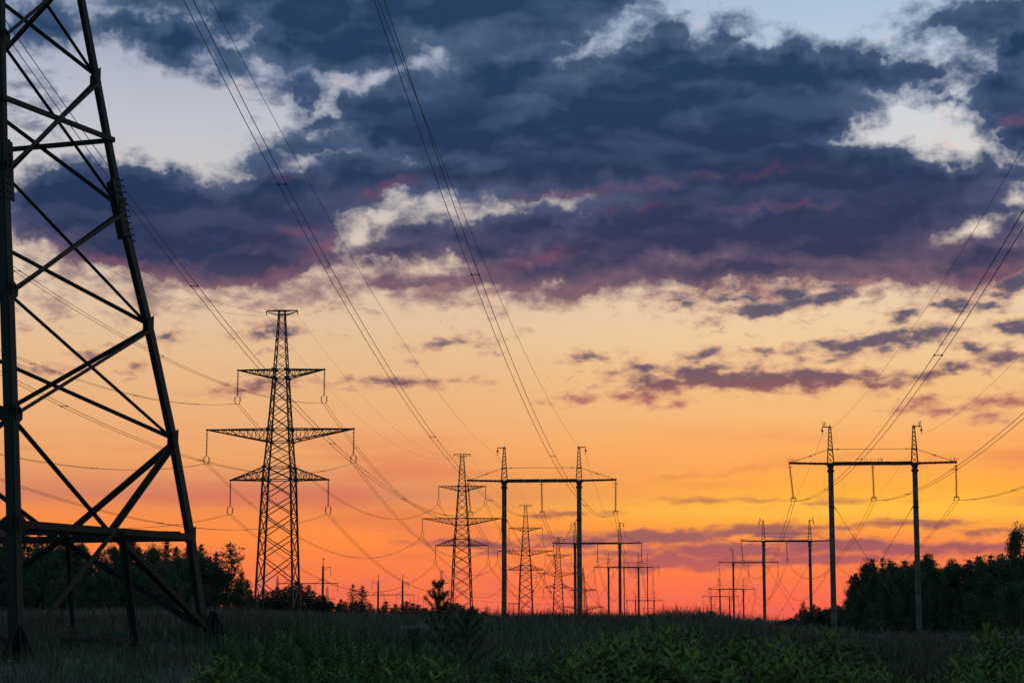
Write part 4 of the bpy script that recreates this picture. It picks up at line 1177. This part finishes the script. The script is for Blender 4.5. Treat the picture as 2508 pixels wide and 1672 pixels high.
def make_locust(seed, H=1.5, R=.6, stems=15):
    r = np.random.default_rng(seed); t = thing('locust_shrub'); sm_ = MB(); quads = []; tones = []
    lib = [comp_leaf(r, .21, 8, .0095, .040), comp_leaf(r, .18, 7, .0100, .037), comp_leaf(r, .24, 9, .0095, .042)]
    for s in range(stems):
        an = r.uniform(0, 6.28); rr = R * r.uniform(.1, 1.0) ** .7; h = H * r.uniform(.62, 1.0) * (1 - .25 * (rr / R) ** 2)
        b = Vector((rr * .35 * math.cos(an), rr * .35 * math.sin(an), 0)); tip = Vector((rr * math.cos(an), rr * math.sin(an), h))
        md = b.lerp(tip, .5) + Vector((r.normal(0, .05), r.normal(0, .05), .06)); sm_.tube([b, md, tip], .009, 4, .003)
        nl = 28; a0 = r.uniform(0, 6.28); tn = r.uniform(.35, 1.4)
        for i in range(nl):
            f = .22 + .78 * i / (nl - 1); p = b.lerp(md, f / .5) if f < .5 else md.lerp(tip, (f - .5) / .5)
            az = a0 + i * 2.4 + r.normal(0, .3); pitch = r.uniform(-.25, .45) + (.75 * max(0, f - .8) / .2)
            q = lib[r.integers(0, 3)] * r.uniform(.8, 1.2) @ frame(az, pitch, r.normal(0, .45)).T + np.array(p)
            q[..., 2] -= .35 * ((q[..., 0] - p.x) ** 2 + (q[..., 1] - p.y) ** 2)
            quads.append(q); c = np.array([1.0, 1.0, 1.0]) * tn * r.uniform(.75, 1.2)
            if f > .8: c = c * np.array([1.5, 1.35, .9])
            tones.append(np.repeat(c[None], len(q), 0))
    sm_.build('stems', 'stem', t)
    npmesh('foliage', np.concatenate(quads), 4, 'locust', t, np.concatenate(tones)); return t

def make_plume(seed, H=1.3):
    """upright shoots with long paired leaflets pointing up and out"""
    r = np.random.default_rng(seed); t = thing('plume_plant'); sm_ = MB(); quads = []; tones = []
    for s in range(5):
        an = r.uniform(0, 6.28); b = Vector((.05 * math.cos(an), .05 * math.sin(an), 0)); h = H * r.uniform(.62, 1.0)
        tip = Vector((.32 * math.cos(an) * r.uniform(.2, 1), .18 * math.sin(an), h)); sm_.tube([b, b.lerp(tip, .5) + Vector((0, 0, .05)), tip], .010, 4, .004)
        n = 15; tn = r.uniform(.7, 1.25)
        for i in range(n):
            f = .18 + .82 * i / n; p = np.array(b.lerp(tip, f))
            for sgn in (-1, 1):
                az = (0 if sgn > 0 else math.pi) + r.normal(0, .35); el = .42 + .55 * f + r.normal(0, .08)
                l = (.25 - .13 * max(0, f - .6) / .4) * r.uniform(.85, 1.1); w = .019
                d = np.array([math.cos(az) * math.cos(el), math.sin(az) * math.cos(el), math.sin(el)])
                sdv = np.cross(d, [math.sin(az) * .5, -math.cos(az) * .5, .5]); sdv /= np.linalg.norm(sdv); sag_ = np.array([0, 0, -.03])
                quads.append(np.array([[p, p + d * l * .4 + sdv * w, p + d * l + sag_, p + d * l * .4 - sdv * w]]))
                tones.append(np.ones((1, 3)) * tn * r.uniform(.8, 1.2) * (np.array([1.3, 1.25, .9]) if f > .85 else 1))
    sm_.build('stems', 'stem', t); npmesh('foliage', np.concatenate(quads), 4, 'sumac', t, np.concatenate(tones)); return t

for i in range(6): getp('loc%d' % i, make_locust, 60 + i, 1.5, [.62, .55, .7, .6, .5, .65][i], [17, 15, 19, 17, 14, 18][i])
for i in range(5): getp('plu%d' % i, make_plume, 80 + i)
GB = 'green locust shrubs of the foreground thicket'
tops = [(1100, 1640), (1180, 1628), (1250, 1602), (1330, 1590), (1400, 1574), (1480, 1556), (1560, 1540), (1640, 1528), (1700, 1545), (1760, 1556), (1830, 1548), (1900, 1556), (1970, 1546), (2040, 1536), (2090, 1552), (2140, 1585), (2190, 1600), (2260, 1618), (2330, 1600), (2400, 1566), (2455, 1530), (2520, 1570)]
def topline(x): return float(np.interp(x, [a for a, _ in tops], [b for _, b in tops])) - 12
for row, (d, dy, st_) in enumerate(((36.5, 4, 70), (33, 30, 76), (29.5, 56, 84), (26.5, 84, 90))):
    x = (1160, 1120, 1080, 1060)[row]
    while x < 2560:
        if not (row == 0 and 2130 < x < 2340) and not (row == 1 and 2180 < x < 2290):
            yt = topline(x) + dy + rnd.uniform(-10, 10)
            plant('loc%d' % rnd.randrange(6), x, yt, d + rnd.uniform(-.8, .8), 1.5, 'bright green locust shrub of the dense thicket along the bottom right', 'shrub', GB, rnd.uniform(.95, 1.2))
        x += rnd.uniform(.8, 1.2) * st_
for x in range(560, 1130, 62):
    for d, yt in ((30.5, 1606), (27.5, 1628)):
        plant('loc%d' % rnd.randrange(6), x + rnd.uniform(-20, 20), yt + rnd.uniform(-10, 14), d, 1.5, 'green locust shrub growing among the feathery plants at the bottom left', 'shrub', 'locust shrubs among the feathery plants', rnd.uniform(1.1, 1.3))
GP = 'feathery plants of the bottom left thicket'
for row, (d, dy, st_) in enumerate(((33.5, 0, 46), (31, 24, 56), (28.5, 52, 62), (26.5, 80, 66))):
    x = (548, 520, 535, 500)[row]
    while x < 1120:
        yt = float(np.interp(x, [500, 545, 600, 640, 735, 820, 880, 960, 1060, 1120], [1580, 1542, 1562, 1534, 1520, 1544, 1538, 1564, 1566, 1596])) + dy + rnd.uniform(-8, 12)
        plant('plu%d' % rnd.randrange(5), x, yt, d + rnd.uniform(-.7, .7), 1.3, 'dark feathery plant with paired upright leaflets in the bottom left thicket', 'plant', GP, rnd.uniform(1.0, 1.25), rz=rnd.uniform(-.5, .5))
        x += rnd.uniform(.8, 1.2) * st_

# ------------------------------------------------------------------ young pines in front
def make_sapling(seed, H, R, base, dens=1.0):
    r = np.random.default_rng(seed); t = thing('young_pine'); tr = MB(); C = []; Dr = []
    tp = lambda z: Vector((.05 * math.sin(z * 1.7 + seed), .03 * math.sin(z * 2.1), z))
    tr.tube([tp(z) for z in np.linspace(-.1, H, 10)], .020, 6, .006)
    def needles(p, q, n, l):
        for k in range(n):
            f = r.uniform(.1, 1.05); c = p.lerp(q, f); ax = (q - p).normalized(); v = Vector(rand_unit(1, r)[0]); v = (v + ax * 1.1).normalized(); C.append(tuple(c)); Dr.append(tuple(v) + (l,))
    z = H * base; 
    while z < H * .98:
        f = z / H; nb = int(r.integers(4, 7)); a0 = r.uniform(0, 6.28)
        for b in range(nb):
            an = a0 + b * 6.283 / nb + r.normal(0, .2); RR = R * (1 - f) ** .8 * r.uniform(.6, 1.1) + .07; up = .5 + .9 * f
            o = tp(z); tip = o + Vector((math.cos(an) * RR, math.sin(an) * RR, RR * up)); tr.tube([o, tip], .006, 4, .003)
            needles(o.lerp(tip, .15), tip, int(210 * dens * (.35 + RR)), .085)
        z += H * r.uniform(.10, .15)
    needles(tp(H * .62), tp(H), int(420 * dens), .085)
    C = np.array(C); Dr = np.array(Dr)
    q = tris_at(C, Dr[:, :3], Dr[:, 3] * r.uniform(.7, 1.2, len(C)), np.full(len(C), .0042), r)
    tr.build('trunk', 'bark', t); npmesh('crown', q, 4, 'sapling', t); return t
getp('sap0', make_sapling, 5, 1.9, .55, .34, 1.2); getp('sap1', make_sapling, 8, 1.3, .62, .15, 1.1); getp('sap2', make_sapling, 14, 1.3, .5, .2, .9)
plant('sap0', 1081, 1430, 38, 1.9, 'slender young pine sticking up above the skyline left of the centre poles', 'tree', None, 1.0)
plant('sap1', 1145, 1496, 39.5, 1.3, 'bushier lower young pine beside the slender one', 'tree', None, 1.0)
plant('sap2', 1015, 1545, 36, 1.3, 'faint low young pine left of the slender one', 'tree', None, 1.0)

# ------------------------------------------------------------------ grass and stalks
def grass(name, n, d0, d1, h, w, cols_, label, spread=.34, lean=.35, seed=1, power=1.0, headed=False, rlim=None):
    r = np.random.default_rng(seed)
    u = r.uniform(0, 1, n); d = (d0 ** power + u * (d1 ** power - d0 ** power)) ** (1 / power)
    rt = r.uniform(-spread, spread, n) if rlim is None else r.uniform(rlim[0], rlim[1], n)
    X = rt * d; Y = d
    # clumping
    cl = np.sin(X * 1.7 + 2 * np.sin(Y * .33)) * np.sin(Y * .9 + X * .4) + .6 * np.sin(X * .37 + 1) * np.sin(Y * .21)
    keep = r.uniform(-1.2, 1.6, n) < cl + .9
    X, Y, d, cl = X[keep], Y[keep], d[keep], cl[keep]; n = len(X)
    Z = tz(X, Y) - .03
    C = np.stack([X, Y, Z], 1)
    hh = h * r.uniform(.5, 1.15, n) * (1 + .25 * cl); 
    ln = r.normal(0, lean, (n, 2)); dr = np.stack([ln[:, 0], ln[:, 1], np.ones(n)], 1); dr /= np.linalg.norm(dr, axis=1, keepdims=True)
    ww = w * r.uniform(.6, 1.3, n)
    a = r.uniform(0, math.pi, n); sdv = np.stack([np.cos(a) + .6, np.sin(a) * .6, np.zeros(n)], 1); sdv /= np.linalg.norm(sdv, axis=1, keepdims=True)
    bend = np.stack([ln[:, 0] * .5, ln[:, 1] * .5, -np.abs(ln[:, 0]) * .3], 1)
    tipw = ww * (.9 if headed else .15)
    p1 = C + dr * (hh * .55)[:, None]; p2 = C + dr * hh[:, None] + bend * (hh * .6)[:, None]
    q1 = np.stack([C - sdv * (ww * (.25 if headed else .5))[:, None], C + sdv * (ww * (.25 if headed else .5))[:, None], p1 + sdv * (ww * (.25 if headed else .5))[:, None], p1 - sdv * (ww * (.25 if headed else .5))[:, None]], 1)
    q2 = np.stack([p1 - sdv * (ww * .5)[:, None], p1 + sdv * (ww * .5)[:, None], p2 + sdv * tipw[:, None] * .5, p2 - sdv * tipw[:, None] * .5], 1)
    cc = np.array(cols_); pick = r.uniform(0, 1, n)
    patch = .5 + .5 * np.sin(X * .23 + 1.7 * np.sin(Y * .11 + 1)) * np.sin(Y * .17 + .6) + .25 * np.sin(X * .9 + 2 * np.sin(Y * .5)) * np.sin(Y * .37)
    k = np.clip(((pick * .55 + patch * .6) * len(cc)).astype(int), 0, len(cc) - 1)
    tn = cc[k] * r.uniform(.5, 1.5, (n, 1)) * (.62 + .8 * np.clip(.5 + .5 * np.sin(X * .31 + 2.1 * np.sin(Y * .19)) * np.cos(Y * .27 + X * .12), 0, 1))[:, None]
    o = npmesh(name, np.concatenate([q1, q2]), 4, 'grass', None, np.concatenate([tn, tn])); tag(o, label, 'grass', None, 'stuff')
green = [(.022, .072, .048), (.034, .088, .044), (.048, .070, .036), (.066, .056, .038), (.056, .038, .034)]
dry = [(.10, .085, .065), (.12, .095, .07), (.085, .06, .055), (.07, .08, .05)]
grass('meadow_grass', 210000, 27, 105, .42, .014, green, 'long dusky green grass covering the meadow', seed=2, power=1.3)
grass('far_meadow_grass', 120000, 90, 300, .38, .035, green, 'tall dusky grass on the far side of the meadow', seed=3, power=1.0)
grass('meadow_herbs', 16000, 30, 110, .34, .034, [(.045, .115, .05), (.06, .13, .045), (.09, .12, .05)], 'patches of broader leaved green herbs among the grass', seed=12, power=1.3, lean=.6)
grass('dry_stalks', 26000, 30, 120, .55, .014, dry, 'thin dry seed stalks standing above the grass', seed=4, power=1.4, headed=True, lean=.22)
grass('crest_tufts', 5000, 86, 110, .85, .024, dry, 'scattered taller tufts breaking the crest line', seed=15, lean=.5, spread=.3)
grass('crest_weeds', 14000, 84, 104, .62, .020, dry, 'tall dark weeds bristling along the crest below the centre poles', seed=5, lean=.45, rlim=(-.03, .15))
grass('crest_scrub', 2600, 88, 100, .95, .020, dry, 'twiggy scrub on the crest between the two concrete lines', seed=6, lean=.5, rlim=(.075, .135))

# weeds that stand up as countable bushes on the crest
for x, yt in ((1450, 1506), (1385, 1510), (1290, 1509), (1200, 1508), (1722, 1500), (1740, 1496), (1765, 1508), (1600, 1502), (1628, 1506), (1545, 1508), (1860, 1512), (1690, 1510), (1572, 1508), (1310, 1512), (1235, 1514)):
    plant('bush', x, yt, 96 + rnd.uniform(-3, 3), 3, 'small tangled weed clump standing on the crest under the pylons', 'shrub', 'weed clumps on the crest', 1.3)

# ------------------------------------------------------------------ small ground things
p = unp(2440, 1560, 150); 
rt_ = thing('guard_rail', (unp(2420, 1562, 150).x, unp(2420, 1562, 150).y, gz(unp(2420, 1562, 150).x, unp(2420, 1562, 150).y)))
m = MB(); zr = unp(2420, 1560, 150).z - rt_.location.z
m.beam((-3.2, 0, zr), (4.0, -.3, zr + .03), .05, .07); m.build('rail', 'rail', rt_)
for i in range(5):
    m = MB(); x = -3 + i * 1.6; m.beam((x, .05, -.3), (x, .05, zr - .04), .07, .07); m.build('post', 'dirt', rt_)
tag(rt_, 'thin pale horizontal rail low in front of the right wood near the right edge', 'rail')
q = unp(1035, 1528, 64); r_ = np.random.default_rng(9)
m = MB(); prof_ = [(0, 2.2), (.12, 1.9), (.28, 1.3), (.40, .7), (.46, .2)]
m.lathe((0, 0, 0), prof_, 18); m.v = [(x * (1 + .12 * math.sin(5 * math.atan2(y, x) + 1)), y * .8, z + .05 * math.sin(x * 3) * math.cos(y * 2.3)) for x, y, z in m.v]
o = m.build('dirt_mound', 'dirt', None, True); o.location = (q.x, q.y, gz(q.x, q.y) - .05); o.scale = (.9, .9, .9)
tag(o, 'low bare brownish mound behind the young pines', 'mound')
q = unp(240, 1578, 43); m = MB(); m.beam((-.8, 0, .12), (.75, .1, .12), .25, .12)
m.beam((-.5, .2, 0), (-.45, .25, .07), .15, .1); o = m.build('timber_beam', 'dirt'); o.location = (q.x, q.y, gz(q.x, q.y) + .18); tag(o, 'dark low beam lying in the grass under the near steel tower', 'beam')

for o in bpy.data.objects:
    if 0 and o.get('label') and not 4 <= len(o['label'].split()) <= 16: print('LABEL', len(o['label'].split()), o['label'])
